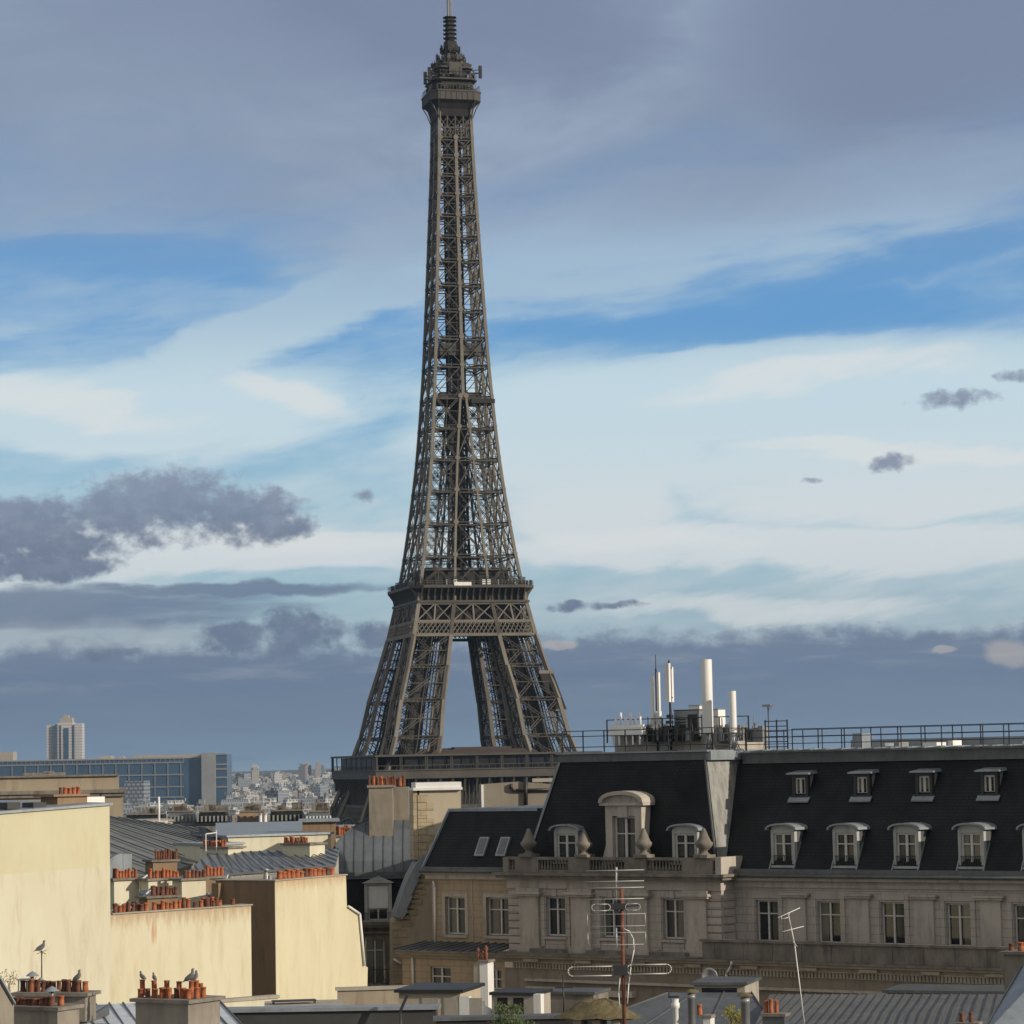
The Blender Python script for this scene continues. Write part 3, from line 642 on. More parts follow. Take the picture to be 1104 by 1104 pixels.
# first deck with its glazed gallery
b = MB(); H1 = 35.35
def ring(mb, h, t, z0, z1, m=0):                  # hollow square ring
    mb.box(-h, h, -h, -h + t, z0, z1, m); mb.box(-h, h, h - t, h, z0, z1, m); mb.box(-h, -h + t, -h + t, h - t, z0, z1, m); mb.box(h - t, h, -h + t, h - t, z0, z1, m)
ring(b, H1, 12, 57.4, 59.4, 1); ring(b, H1 + .35, 1, 59.4, 59.75, 1); ring(b, H1 + .3, .8, 57.0, 57.38, 0)
ring(b, H1 + .25, 7, 63.7, 64.3, 1); ring(b, H1 - 5, .3, 59.75, 63.7, 2)
for k in range(4):
    n = 9
    for i in range(n + 1):
        x = -H1 + 2 * H1 * i / n
        b.bar(rot4((max(-H1 + .3, min(H1 - .3, x)) - .28, -H1 + .25, 59.7), k), rot4((max(-H1 + .3, min(H1 - .3, x)) - .28, -H1 + .25, 63.7), k), .22, m=1); b.bar(rot4((max(-H1 + .3, min(H1 - .3, x)) + .28, -H1 + .25, 59.7), k), rot4((max(-H1 + .3, min(H1 - .3, x)) + .28, -H1 + .25, 63.7), k), .22, m=1)
    for i in range(4 * n): x = -H1 + .8 + (2 * H1 - 1.6) * i / (4 * n); b.bar(rot4((x, -H1 + .4, 59.7), k), rot4((x, -H1 + .4, 61.0), k), .1, m=0)
    b.bar(rot4((-H1, -H1 + .4, 61.0), k), rot4((H1, -H1 + .4, 61.0), k), .16, m=1)
    for i in range(19):                           # consoles under the frieze
        x = -H1 + 1 + (2 * H1 - 2) * i / 18
        b.hexa([rot4((x - .3, -y, z), k) for y, z in ((33, 53), (33.6, 53), (35.2, 57), (33, 57))], [rot4((x + .3, -y, z), k) for y, z in ((33, 53), (33.6, 53), (35.2, 57), (33, 57))], 1)
b.build('first_deck', [IRON, IRON, IRON_D], TW)
GGLASS = mat('gallery_glass', (.008, .009, .011), (.02, .022, .026), .3, .35, spec=.3)
for k in range(4):
    b = MB()
    for i in range(12):
        x = -26 + i * 4.4
        if abs(x) > 21 and 0: continue
        b.box(*(0, 0, 0, 0, 0, 0)) if 0 else None
        p = [rot4((x, -H1 + 1.6, 59.8), k), rot4((x + 4.1, -H1 + 1.6, 59.8), k), rot4((x + 4.1, -H1 + 1.6, 63.6), k), rot4((x, -H1 + 1.6, 63.6), k)]
        q = [rot4((x, -H1 + 1.7, 59.8), k), rot4((x + 4.1, -H1 + 1.7, 59.8), k), rot4((x + 4.1, -H1 + 1.7, 63.6), k), rot4((x, -H1 + 1.7, 63.6), k)]
        b.hexa(p, q)
    b.build('gallery_glazing', GGLASS, TW)
if 0: b.build('gallery_glazing', mat('gallery_glass', (.008, .009, .011), (.02, .022, .026), .3, .35, spec=.3), TW)
b = MB()
for k in (0, 2): 
    b.hexa([rot4(p, k) for p in ((-17, -30, 64.3), (17, -30, 64.3), (17, -21, 64.3), (-17, -21, 64.3))], [rot4(p, k) for p in ((-15.5, -28.5, 65.6), (15.5, -28.5, 65.6), (15.5, -22.5, 65.6), (-15.5, -22.5, 65.6))])
    b.box(*(lambda l: (min(l[0][0], l[1][0]), max(l[0][0], l[1][0]), min(l[0][1], l[1][1]), max(l[0][1], l[1][1])))([rot4((-9, -27, 0), k), rot4((9, -23, 0), k)]), 65.6, 66.3)
b.build('pavilion_roof', mat('dark_red_roof', (.035, .024, .021), (.05, .035, .03), .3, .7), TW)
b = MB()                                          # big belt and arches below the first deck
for k in range(4):
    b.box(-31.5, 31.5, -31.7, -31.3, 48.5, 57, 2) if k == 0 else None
    for i in range(57):
        x = -33 + i * 66 / 56; b.bar(rot4((x, -w(49) + 2.2, 48.5), k), rot4((x, -33, 57), k), .3)
    b.bar(rot4((-34.5, -34, 48.5), k), rot4((34.5, -34, 48.5), k), .9, .9); b.bar(rot4((-36.5, -36, 44), k), rot4((36.5, -36, 44), k), .8, .8)
    for i in range(40):
        x = -36 + i * 1.8; b.bar(rot4((x, -36.2, 44), k), rot4((x + 1.8, -34.2, 48.3), k), .28); b.bar(rot4((x + 1.8, -36.2, 44), k), rot4((x, -34.2, 48.3), k), .2)
    pts = []
    for i in range(25):
        a = math.pi * i / 24; pts.append((37 * math.cos(a), 8 + 35 * math.sin(a)))
    for (x0, z0), (x1, z1) in zip(pts, pts[1:]):
        y0, y1 = w(z0) - .5, w(z1) - .5
        b.bar(rot4((x0, -y0, z0), k), rot4((x1, -y1, z1), k), .8, .8); b.bar(rot4((x0 * 1.07, -y0, z0 + 2), k), rot4((x1 * 1.07, -y1, z1 + 2), k), .5); b.bar(rot4((x0, -y0, z0), k), rot4((x1 * 1.07, -y1, z1 + 2), k), .3)
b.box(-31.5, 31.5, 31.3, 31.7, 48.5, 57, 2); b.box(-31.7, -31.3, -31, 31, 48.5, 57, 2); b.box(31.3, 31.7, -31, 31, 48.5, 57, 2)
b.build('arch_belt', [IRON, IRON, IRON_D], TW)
b = MB()                                          # lift cabin on the right leg
lc = Vector((w(84) - .3, -w(84) + 3.2, 0))
for dz, dd in ((0, 0),):
    p0 = [(lc.x + 2.2 + x, lc.y + y, 77.5) for x, y in ((-2.4, -2.6), (2.0, -2.6), (2.0, 2.6), (-2.4, 2.6))]
    p1 = [(lc.x - 1.8 + x, lc.y + y, 88.5) for x, y in ((-2.4, -2.6), (2.0, -2.6), (2.0, 2.6), (-2.4, 2.6))]
    b.hexa(p0, p1, 0)
    b.hexa([(x, y, z - .5) for x, y, z in p0], [(x, y, z - .02) for x, y, z in p0], 1)
b.box(lc.x - 4.4, lc.x + .4, lc.y - 2.5, lc.y + 2.5, 88.6, 89.6, 1); b.bar((lc.x - 4, lc.y, 89.6), (lc.x - 6, lc.y + 1, 95), .5)
b.build('lift_cabin', [IRON_D, IRON_P], TW)

# ------------------------------------------------------------------ stone apartment building on the right
B = Frame(465, 941, 156.6, -37)
SB = B.thing('stone_building', 'long stone building with black slate mansard, balustraded pavilion and rows of dormer windows', 'building')
GL = 30.0
def q(px, py, d): return B.L(px, py, d)
sA1 = 5.35                                        # left wing | pavilion
sP1 = 17.9                                       # pavilion | right wing
sW1 = 43.
zE, zT = 55.15, 61.45                             # eaves, roof top
ZL = 50.95                                        # lower cornice
# --- left wing wall
hA = [(.15, 1.53, 51.72, 53.78), (3.0, 4.75, 51.72, 53.78)]
b = MB(); b.wall(-.78, sA1 - .2, 51.2, 54.75, 1., hA, .35); b.face([(-.78, 1, 51.2), (-.78, 9, 51.2), (-.78, 9, 54.75), (-.78, 1, 54.75)])
for h in hA: b.box(h[0] - .12, h[1] + .12, .9, 1.15, h[2] - .16, h[2], 1); b.box(h[0] - .2, h[0], .96, 1.05, h[2], h[3] + .2, 1); b.box(h[1], min(h[1] + .2, sA1 - .3), .96, 1.05, h[2], h[3] + .2, 1); b.box(h[0], h[1], .955, 1.04, h[3], h[3] + .2, 1)
b.box(2.0, 2.06, .97, 1.02, 51.2, 54.7, 1)
B.put(b, 'wall', [TAN, STONE_P], SB)
for h in hA: window(B, SB, h[0] + .02, h[1] - .02, h[2] + .02, h[3] - .02, 1.2, curtain=True)
b = MB(); b.box(-1.05, sA1 - .15, .78, 1.4, 54.75, 55.02); b.box(-1.15, sA1 - .14, .62, 1.5, 55.02, 55.14, 0); B.put(b, 'cornice', STONE_P, SB)
# left wing roof (mansard), skylights
b = MB(); zt2 = 58.5
rl = [(-1.1, .55, 55.14), (sA1 - .3, .55, 55.14), (sA1 + 1.8, 2.45, zt2), (-.55, 2.45, zt2)]
b.hexa([(x, y + .15, z - .12) for x, y, z in rl], rl); B.put(b, 'roof', SLATE, SB)
b = MB(); b.box(-.6, sA1 + .2, 2.35, 14, zt2 - .1, zt2 + .06, 0); b.bar((-1.12, .5, 55.2), (-.56, 2.42, zt2 + .05), .1, .12, 0); b.tube((-1.2, .48, 55.2), (sA1 - .1, .48, 55.2), .11, m=1)
b.box(-1.1, sA1 - .15, .5, .62, 55.16, 55.42, 1); B.put(b, 'roof_flashing', [ZINC, ZINC_D], SB)
slope = Vector((0, 1.9, zt2 - 55.14)).normalized(); nrm = Vector((0, -slope.z, slope.y))
for x0, x1 in ((2.25, 2.9), (3.7, 4.35)):
    b = MB()
    def S3(x, t, o): p = Vector((x, .55, 55.14)) + slope * t + nrm * o; return p
    lean = .0
    o0 = [S3(x0, .95, 0), S3(x1, .95, 0), S3(x1 + lean, 2.1, 0), S3(x0 + lean, 2.1, 0)]; b.hexa(o0, [p + nrm * .12 for p in o0], 0)
    i0 = [S3(x0 + .1, 1.05, .121), S3(x1 - .1, 1.05, .121), S3(x1 + lean - .1, 2.0, .121), S3(x0 + lean + .1, 2.0, .121)]; b.hexa(i0, [p + nrm * .012 for p in i0], 1)
    B.put(b, 'skylight', [GREYM, mat('skylight_glass', (.09, .10, .11), (.15, .165, .17), 2, .15)], SB)
# --- pavilion wall
wp = [(7.74, 9.02), (11.35, 12.65), (15.22, 16.52)]
hP = [(a, c, 51.85, 53.92) for a, c in wp]
b = MB(); b.wall(sA1, sP1 + .95, 50.95, 54.35, 0., hP, .4, 0)
b.face([(sA1, 0, 50.95), (sA1, 2, 50.95), (sA1, 2, 54.35), (sA1, 0, 54.35)]); b.face([(sP1 + .95, 0, 50.95), (sP1 + .95, 2.4, 50.95), (sP1 + .95, 2.4, 55.2), (sP1 + .95, 0, 55.2)])
for h in hP:
    b.box(h[0] - .32, h[0] - .06, -.06, .1, 51.3, 54.3, 0); b.box(h[1] + .06, h[1] + .32, -.06, .1, 51.3, 54.3, 0); b.box(h[0] - .06, h[1] + .06, -.05, .1, 54.0, 54.3, 0)
    b.box((h[0] + h[1]) / 2 - .14, (h[0] + h[1]) / 2 + .14, -.12, .06, 53.95, 54.32, 0)
    b.box(h[0] - .1, h[1] + .1, -.14, .2, 51.7, 51.84, 0); b.box(h[0], h[1], -.04, .05, 51.15, 51.6, 0)
z = 51.05
while z < 54.1:                                   # rusticated quoins
    b.box(sA1 - .02, sA1 + .75, -.1, .2, z, z + .34, 0); b.box(sP1 + .12, sP1 + .98, -.1, .2, z, z + .34, 0); b.box(sP1 + .9, sP1 + 1.03, .2, 1.1, z, z + .34, 0); z += .4
B.put(b, 'wall', [STONE], SB)
for s_ in (6.75, 10.15, 13.75, 17.4):
    b = MB(); b.box(s_ - .62, s_ + .62, -.2, .05, 51.35, 53.95); b.box(s_ - .8, s_ + .8, -.36, .06, 53.95, 54.06); b.box(s_ - .9, s_ + .9, -.46, .06, 54.06, 54.2); b.box(s_ - .76, s_ + .76, -.3, .06, 54.2, 54.36); b.box(s_ - .74, s_ + .74, -.3, .05, 51.02, 51.35)
    B.put(b, 'pilaster', STONE_P, SB)
for h in hP: window(B, SB, h[0] + .02, h[1] - .02, h[2] + .02, h[3] - .02, .22, curtain=True)
b = MB(); b.box(sA1 - .1, sP1 + 1.0, -.12, .6, 54.36, 54.9, 0); b.box(sA1 - .5, sP1 + 1.4, -.55, .7, 54.9, 55.06, 1); b.box(sA1 - .65, sP1 + 1.55, -.7, 1., 55.06, 55.2, 1); b.box(sP1 + .4, sP1 + 1.5, .9, 2.2, 54.9, 55.2, 1)
B.put(b, 'cornice', [STONE_P, STONE_D], SB)
# balustrade with piers
b = MB(); yb0, yb1 = -.3, .02
piers = [(sA1 - .15, sA1 + .25), (6.0, 7.55), (9.5, 10.9), (13.15, 14.5), (16.75, 18.6)]
b.box(sA1, sP1 + .9, yb0, yb1, 55.2, 55.36); b.box(sA1, sP1 + .9, yb0 - .03, yb1 + .03, 55.88, 56.02)
for a, c in piers: b.box(a, c, yb0 - .05, yb1 + .06, 55.21, 56.0)
prev = sA1 + .25
for (a, c), (a2, c2) in zip(piers, piers[1:]):
    x = c + .12
    while x < a2 - .05:
        b.lathe(x, (yb0 + yb1) / 2, [(.05, 55.36), (.085, 55.44), (.06, 55.55), (.04, 55.68), (.065, 55.8), (.065, 55.88)], 8); x += .2
B.put(b, 'balustrade', STONE_D, SB)
b = MB(); b.box(sP1 + .85, sP1 + 1.2, -.36, 1.7, 55.2, 56.06, 0); B.put(b, 'corner_pier', STONE_P, SB)
def urn(s_, y, z0, k=1.):
    b = MB(); b.box(s_ - .42 * k, s_ + .42 * k, y - .4 * k, y + .4 * k, z0, z0 + .16 * k)
    b.lathe(s_, y, [(.34 * k, z0 + .16 * k), (.2 * k, z0 + .26 * k), (.17 * k, z0 + .36 * k), (.3 * k, z0 + .46 * k), (.44 * k, z0 + .62 * k), (.46 * k, z0 + .76 * k), (.36 * k, z0 + .84 * k), (.31 * k, z0 + .95 * k), (.24 * k, z0 + 1.1 * k), (.16 * k, z0 + 1.3 * k), (.08 * k, z0 + 1.48 * k), (.02 * k, z0 + 1.52 * k)], 14)
    B.put(b, 'stone_urn', STONE_D, SB)
for px, k in ((571, 1.), (631, .95), (695, 1.), (760, 1.0)): urn(q(px, 925, -.05)[0], -.1, 56.02, k)
# pavilion roof: steep slate slopes, hipped ends
x0, x1 = sA1 + .3, sP1 + .3
yp0, yp1 = .7, 1.5
zk = 61.0
xl0, xl1 = x0 + .2, x0 + 2.15
f = [(xl0, yp0, 55.2), (x1, yp0, 55.2), (x1 - 1.1, yp1, zk), (xl1, yp1, zk)]
b = MB(); b.hexa([(xl0, yp0, 55.2), (x1, yp0, 55.2), (x1, 20, 55.2), (xl0, 20, 55.2)], [(xl1, yp1, zk), (x1 - 1.1, yp1, zk), (x1 - 1.1, 20, zk), (xl1, 20, zk)])
B.put(b, 'roof', SLATE, SB)
b = MB(); b.box(xl1 - .08, x1 - 1.0, yp1 - .08, 20.1, zk, zk + .42, 1); b.box(xl1 - .18, x1 - .85, yp1 - .2, 20.2, zk + .42, zk + .5, 0)
b.bar((xl0 - .03, yp0 - .04, 55.2), (xl1 - .03, yp1 - .04, zk), .12, .12, 0); b.bar((x1, yp0 - .03, 55.2), (x1 - 1.1, yp1 - .03, zk), .08, .1, 1)
B.put(b, 'roof_edge', [ZINC, ZINC_D], SB)
# return with sunlight put into a paler slate colour, where the pavilion roof stands proud of the wing
b = MB(); r0 = [(x1 + .02, yp0 + .1, 55.2), (x1 + .02, 4.4, 55.2), (x1 - 1.06, 6.4, zk), (x1 - 1.06, yp1 + .05, zk)]
b.hexa(r0, [(x + .03, y, z) for x, y, z in r0], 0); seams_ = 0
b.box(x1 - 1.05, x1 - .75, yp1, 6.4, zk - .02, zk + .44, 1)
B.put(b, 'roof_return', [mat('sunlit_slate', (.2, .2, .19), (.33, .325, .305), 2.4, .8, stain=(.05, .05, .05), stain_amt=.7, streak=3), ZINC], SB)
# --- right wing
wy = 1.2; pitch = 3.62
wc = [20.78 + i * 3.62 for i in range(7)]
hW = [(c - .66, c + .66, 51.75, 53.85) for c in wc]
b = MB(); b.wall(sP1 + .95, sW1, 50.95, 54.5, wy, hW, .4, 0)
b.face([(sW1, wy, 30), (sW1, 14, 30), (sW1, 14, 54.5), (sW1, wy, 54.5)])
for h in hW:
    b.box(h[0] - .3, h[0] - .05, wy - .06, wy + .1, 51.3, 54.2, 0); b.box(h[1] + .05, h[1] + .3, wy - .06, wy + .1, 51.3, 54.2, 0); b.box(h[0] - .05, h[1] + .05, wy - .05, wy + .1, 53.95, 54.2, 0); b.box(h[0] - .1, h[1] + .1, wy - .14, wy + .2, 51.6, 51.74, 0)
B.put(b, 'wall', [STONE], SB)
for i, h in enumerate(hW): window(B, SB, h[0] + .02, h[1] - .02, h[2] + .02, h[3] - .02, wy + .2, curtain=i % 3 != 2)
for c in [x + 1.81 for x in wc[:-1]]:
    b = MB(); b.box(c - .55, c + .55, wy - .14, wy + .05, 51.35, 54.0); b.box(c - .72, c + .72, wy - .28, wy + .05, 54.02, 54.14); b.box(c - .8, c + .8, wy - .36, wy + .05, 54.14, 54.24); B.put(b, 'pilaster', STONE_P, SB)
b = MB(); b.box(sP1 + 1.0, sW1, wy - .1, wy + .5, 54.5, 54.85, 0); b.box(sP1 + 1.0, sW1 + .2, wy - .4, wy + .6, 54.85, 55.0, 0); B.put(b, 'cornice', STONE_P, SB)
b = MB(); b.box(sP1 + 1.15, sW1 + .3, wy - .5, wy + .7, 55.0, 55.12, 0); b.box(sP1 + 1.25, sW1 + .3, wy - .42, wy + .2, 55.12, 55.42, 1); b.tube((sP1 + 1.3, wy - .55, 55.1), (sW1, wy - .55, 55.1), .09, m=0); B.put(b, 'gutter', [ZINC_D, ZINC_D], SB)
ry0, ry1 = wy + .15, wy + 3.2
b = MB(); b.hexa([(x1 - 1.2, ry0, 55.3), (sW1, ry0, 55.3), (sW1, 14, 55.3), (x1 - 1.2, 14, 55.3)], [(x1 - 1.2, ry1, 60.75), (sW1 - 1, ry1, 60.75), (sW1 - 1, 14, 60.75), (x1 - 1.2, 14, 60.75)]); B.put(b, 'roof', SLATE, SB)
b = MB(); b.box(x1 - .6, sW1 - .9, ry1 - .1, 14.1, 60.75, 61.3, 1); b.box(x1 - .6, sW1 - .8, ry1 - .25, 14.2, 61.3, 61.38, 0)
x = x1
while x < sW1 - 2: b.hexa([(x, ry1 - .5, 61.38), (x + .9, ry1 - .5, 61.38), (x + .9, ry1 + .9, 61.38), (x, ry1 + .9, 61.38)], [(x, ry1 - .5, 61.39), (x + .9, ry1 - .5, 61.47), (x + .9, ry1 + .9, 61.47), (x, ry1 + .9, 61.39)], 0); x += .95
B.put(b, 'roof_edge', [ZINC, ZINC_D], SB)
slp = (ry1 - ry0) / (60.75 - 55.3)
ysl = lambda z: ry0 + (z - 55.3) * slp
def arc(xa, xb, za, rise, n=10, t=0.):
    c = (xa + xb) / 2; h = (xb - xa) / 2; return [(c + (h + t) * math.cos(math.pi * i / n), za + (rise + t) * math.sin(math.pi * i / n) ** .8) for i in range(n + 1)]
def dormer(xa, xb, z0, z1, yf, back, rise, mt, wall_m, hood=.22, flat=False, deep=0.3):
    """window dormer: front at depth yf, body running back to the slope, curved or nearly flat metal hood"""
    b = MB(); fw = .16
    b.box(xa, xa + fw, yf, yf + .25, z0, z1, 1); b.box(xb - fw, xb, yf, yf + .25, z0, z1, 1); b.box(xa + fw, xb - fw, yf + .01, yf + .2, z1 - fw, z1, 1); b.box(xa - .06, xb + .06, yf - .1, yf + .3, z0 - .12, z0, 1)
    yb0 = back(z0); yb1 = back(z1 + rise)
    for x in (xa, xb - .05): b.hexa([(x, yf + .25, z0), (x + .05, yf + .25, z0), (x + .05, max(yb0, yf + .26) + .1, z0), (x, max(yb0, yf + .26) + .1, z0)], [(x, yf + .25, z1), (x + .05, yf + .25, z1), (x + .05, yb1 + .1, z1), (x, yb1 + .1, z1)], 0)
    if flat:
        b.hexa([(xa - .2, yf - .25, z1), (xb + .2, yf - .25, z1), (xb + .2, yb1 + .1, z1 + .05), (xa - .2, yb1 + .1, z1 + .05)], [(xa - .2, yf - .25, z1 + .07), (xb + .2, yf - .25, z1 + .07), (xb + .1, yb1 + .1, z1 + rise), (xa - .1, yb1 + .1, z1 + rise)], 2)
    else:
        A = arc(xa - hood, xb + hood, z1, rise); A2 = arc(xa - hood, xb + hood, z1, rise, t=-.09)
        A2 = [(x, max(z, z1 - .02)) for x, z in A2]
        loop = A + [(x, z) for x, z in A2[::-1]]
        n = len(loop); y0_, y1_ = yf - .22, yb1 + .15
        for i in range(len(A) - 1):
            p = [A[i], A[i + 1], A2[i + 1], A2[i]]; b.hexa([(x, y0_, z) for x, z in p], [(x, y1_, z) for x, z in p], 2)
        T = arc(xa, xb, z1, rise * .85); b.hexa([(x, yf + .02, z) for x, z in T], [(x, yf + .12, z) for x, z in T], 1)
    o = B.put(b, 'dormer', [mt, wall_m, ZINC], SB)
    window(B, o, xa + fw, xb - fw, z0 + .03, z1 - fw, yf + .1, trans=(.66,) if not flat else (), sub=False, fw=.09, curtain=random.random() < .5)
    return o
DGREY = mat('painted_dormer', (.33, .335, .325), (.42, .425, .41), 1.5, .7, stain=(.14, .14, .13), stain_amt=.5)
for i in range(6):                                # lower dormers of the wing
    c = q(843 + (0, 67, 133, 203, 273, 347)[i], 920, ry0 + .1)[0]
    dormer(c - .7, c + .7, 55.6, 57.38, ry0 + .2, ysl, .34, ZINC_D, DGREY)
    for sx_ in (c - .72, c + .72):
        b = MB(); b.bar((sx_, ysl(56.75) - .04, 56.75), (sx_, ysl(55.34) - .04, 55.34), .055, .08); B.put(b, 'dormer_flashing', GREYM, SB)
    b = MB()                                      # small balcony grille
    for k in range(9): b.bar((c - .5 + k * .125, ry0 + .12, 55.62), (c - .5 + k * .125, ry0 + .12, 56.08), .022)
    b.bar((c - .55, ry0 + .12, 56.08), (c + .55, ry0 + .12, 56.08), .04); B.put(b, 'window_grille', BLACKM, SB)
for i in range(6):
    c = q((863, 929.5, 996.5, 1067, 1139, 1213)[i], 845, ysl(59.1))[0]
    yf = ysl(59.0)
    dormer(c - .47, c + .47, 59.08, 60.15, yf, ysl, .22, mat('dormer_cheek', (.2, .21, .19), (.27, .28, .25), 2, .6) if i == 0 else bpy.data.materials['dormer_cheek'], DGREY if 0 else BLACKM, flat=True)
    b = MB(); b.hexa([(c - .6, yf - .28, 58.72), (c + .62, yf - .28, 58.72), (c + .62, yf - .05, 58.95), (c - .6, yf - .05, 58.95)], [(c - .6, yf - .3, 58.78), (c + .62, yf - .3, 58.78), (c + .62, yf - .07, 59.01), (c - .6, yf - .07, 59.01)]); B.put(b, 'dormer_apron', ZINC, SB)
# pavilion dormers
ypv = lambda z: yp0 + (z - 55.2) * (yp1 - yp0) / (zk - 55.2)
for px in (610, 738):
    c = q(px, 910, .6)[0]; dormer(c - .78, c + .78, 55.75, 57.38, .62, lambda z: ypv(z) + .8, .36, DGREY, DGREY)
c = q(673, 900, .35)[0]                            # tall central stone dormer with segmental pediment
b = MB(); b.box(c - 1.15, c - .72, .3, 1.9, 55.6, 58.7); b.box(c + .72, c + 1.15, .3, 1.9, 55.6, 58.7); b.box(c - .72, c + .72, .3, 1.9, 58.15, 58.7); b.box(c - .3, c + .3, .2, .4, 58.1, 58.72)
b.hexa([(c - 1.6, .35, 55.3), (c - 1.15, .35, 55.3), (c - 1.15, 1.2, 55.3), (c - 1.6, 1.2, 55.3)], [(c - 1.2, .35, 56.6), (c - 1.15, .35, 56.6), (c - 1.15, 1.2, 56.6), (c - 1.2, 1.2, 56.6)]); b.hexa([(c + 1.15, .35, 55.3), (c + 1.6, .35, 55.3), (c + 1.6, 1.2, 55.3), (c + 1.15, 1.2, 55.3)], [(c + 1.15, .35, 56.6), (c + 1.2, .35, 56.6), (c + 1.2, 1.2, 56.6), (c + 1.15, 1.2, 56.6)])
b.box(c - 1.4, c + 1.4, .1, 2.0, 58.7, 58.84)
A, A2 = arc(c - 1.42, c + 1.42, 58.84, .62), arc(c - 1.2, c + 1.2, 58.84, .42)
for i in range(10): p = [A[i], A[i + 1], A2[i + 1], A2[i]]; b.hexa([(x, .02, z) for x, z in p], [(x, 2.2, z) for x, z in p])
b.hexa([(x, .3, z) for x, z in A2], [(x, .5, z) for x, z in A2])
B.put(b, 'dormer', STONE_P, SB); window(B, SB, c - .7, c + .7, 55.75, 58.13, .55, trans=(.62,), curtain=True, fw=.1)
# lower storeys: projecting wall, cornice, dentils, ledge roofs
yl = -.8
h2 = [(q(464, 1056, yl)[0], q(486, 1056, yl)[0], 49.05, 50.12), (q(526.5, 1056, yl)[0], q(540.5, 1056, yl)[0], 49.0, 50.1)]
b = MB(); b.wall(-1.5, sA1 + .2, 30, 50.55, yl, h2, .3, 0); b.wall(sA1 + .2, sW1, 30, 50.2, yl, (), .3, 1); b.face([(-1.5, yl, 30), (-1.5, 8, 30), (-1.5, 8, 50.55), (-1.5, yl, 50.55)], 0)
for h in h2: b.box(h[0] - .12, h[1] + .12, yl - .08, yl + .1, h[2] - .12, h[2], 2)
B.put(b, 'wall', [TAN, mat('lower_stone', (.21, .175, .135), (.28, .235, .185), .9, .9, stain=(.12, .1, .08), stain_amt=.6), STONE_P], SB)
for h in h2: window(B, SB, h[0] + .02, h[1] - .02, h[2] + .02, h[3] - .02, yl + .15, trans=(.5,))
b = MB(); b.box(-1.6, sW1, yl - .12, yl + .3, 50.55, 50.75, 0); b.box(-1.7, sW1, yl - .38, yl + .5, 50.75, 50.88, 0); b.box(-1.8, sW1, yl - .5, yl + .6, 50.88, 50.98, 1)
x = 6.2
while x < sW1: b.box(x, x + .1, yl - .16, yl, 50.22, 50.5, 0); x += .2
b.box(sA1 + .2, sW1, yl - .2, yl + .1, 50.5, 50.56, 0)
x = 7.
while x < sW1: b.box(x, x + 1., yl - .34, yl - .1, 50.56, 50.72, 0); x += 3.4
B.put(b, 'lower_cornice', [mat('cornice_stone', (.3, .25, .19), (.4, .34, .26), .8, .9, stain=(.13, .11, .09), stain_amt=.6), STONE_D], SB)
b = MB(); r_ = [(-1.75, yl - .45, 50.99), (sA1 - .1, yl - .45, 50.99), (sA1 - .1, 1.0, 51.32), (-1.2, 1.0, 51.32)]; slab(b, r_, .05); seams(b, r_[0], r_[1], r_[2], r_[3], 12, .04, .06); B.put(b, 'ledge_roof', ZINC_D, SB)
b = MB(); b.box(sA1 - .1, sP1 + .2, yl - .3, .1, 50.99, 51.03)
for x in (7.1, 10.8, 14.8): b.box(x, x + 2.2, yl + .1, yl + .5, 51.03, 51.22)
B.put(b, 'ledge', STONE_D, SB)
b = MB(); b.box(sP1 + .3, sW1, yl - .1, yl + .12, 50.99, 51.85, 0); b.box(sP1 + .2, sW1, yl - .2, yl + .2, 51.85, 51.97, 0)
x = sP1 + 1
while x < sW1: b.box(x, x + .05, yl - .13, yl - .1, 51.05, 51.82, 0); x += 1.7
B.put(b, 'balcony_parapet', STONE_D, SB)
b = MB()                                          # string courses and plant rooms of the lower storey
b.box(7, sW1, yl - .25, yl + .02, 49.55, 49.68); b.box(7.2, 9.8, yl - .4, yl, 48.95, 49.28); b.box(11.2, 14, yl - .35, yl, 48.9, 49.2)
B.put(b, 'string_course', STONE_P, SB)
b = MB()                                          # rain pipes
def pipe(pts, r=.06): b = MB(); b.path([(q(x, y, d)[0], d, q(x, y, d)[1]) for x, y, d in pts], r); B.put(b, 'rain_pipe', WHITE, SB)
pipe([(467, 950, .85), (468.5, 955, .85), (469, 1016, .85)]); pipe([(444.5, 1032, yl - .1), (445.5, 1064, yl - .1)], .07)
pipe([(786, 948, 1.0), (787, 1014, 1.0)]); pipe([(789, 1037, yl - .5), (788, 1042, yl - .3), (783, 1050, yl - .12), (784, 1066, yl - .12)], .07)
# roof railings
b = MB(); zr = 61.5
railing(b, [(xl1 + .1, yp1 + .1, zr), (x1 - .7, yp1 + .1, zr), (x1 - .7, ry1 + .4, zr - .05)], 1.15, 1.45, .045, (1., .75, .25))
railing(b, [(x1 - .4, ry1, 61.4), (sW1 - 1, ry1, 61.4)], 1.05, 1.15, .035, (1., .66, .33)); railing(b, [(x1 - .4, 9., 61.4), (sW1 - 1, 9., 61.4)], 1.15, 1.6, .04, (1., .66, .33))
railing(b, [(xl1 + .8, 4.8, zr + .5), (x1 - .5, 4.8, zr + .5)], 1.25, 1.9, .05, (1., .5))
B.put(b, 'roof_railing', BLACKM, SB)
b = MB()                                          # low parapets and clutter on the flat roof
b.box(xl1 + 1, x1 - 2, 5.2, 9, zr, zr + .95, 0); b.box(x1 + 2.5, sW1 - 2, 10.2, 11.2, 61.3, 61.9, 1)
x = x1 + 1
rs = random.Random(5)
while x < sW1 - 2:
    if rs.random() < .55: b.box(x, x + rs.uniform(.15, .9), 6, 7, 61.35, 61.5 + rs.uniform(0, .75), rs.choice((1, 2, 2, 3)))
    x += rs.uniform(.4, 1.5)
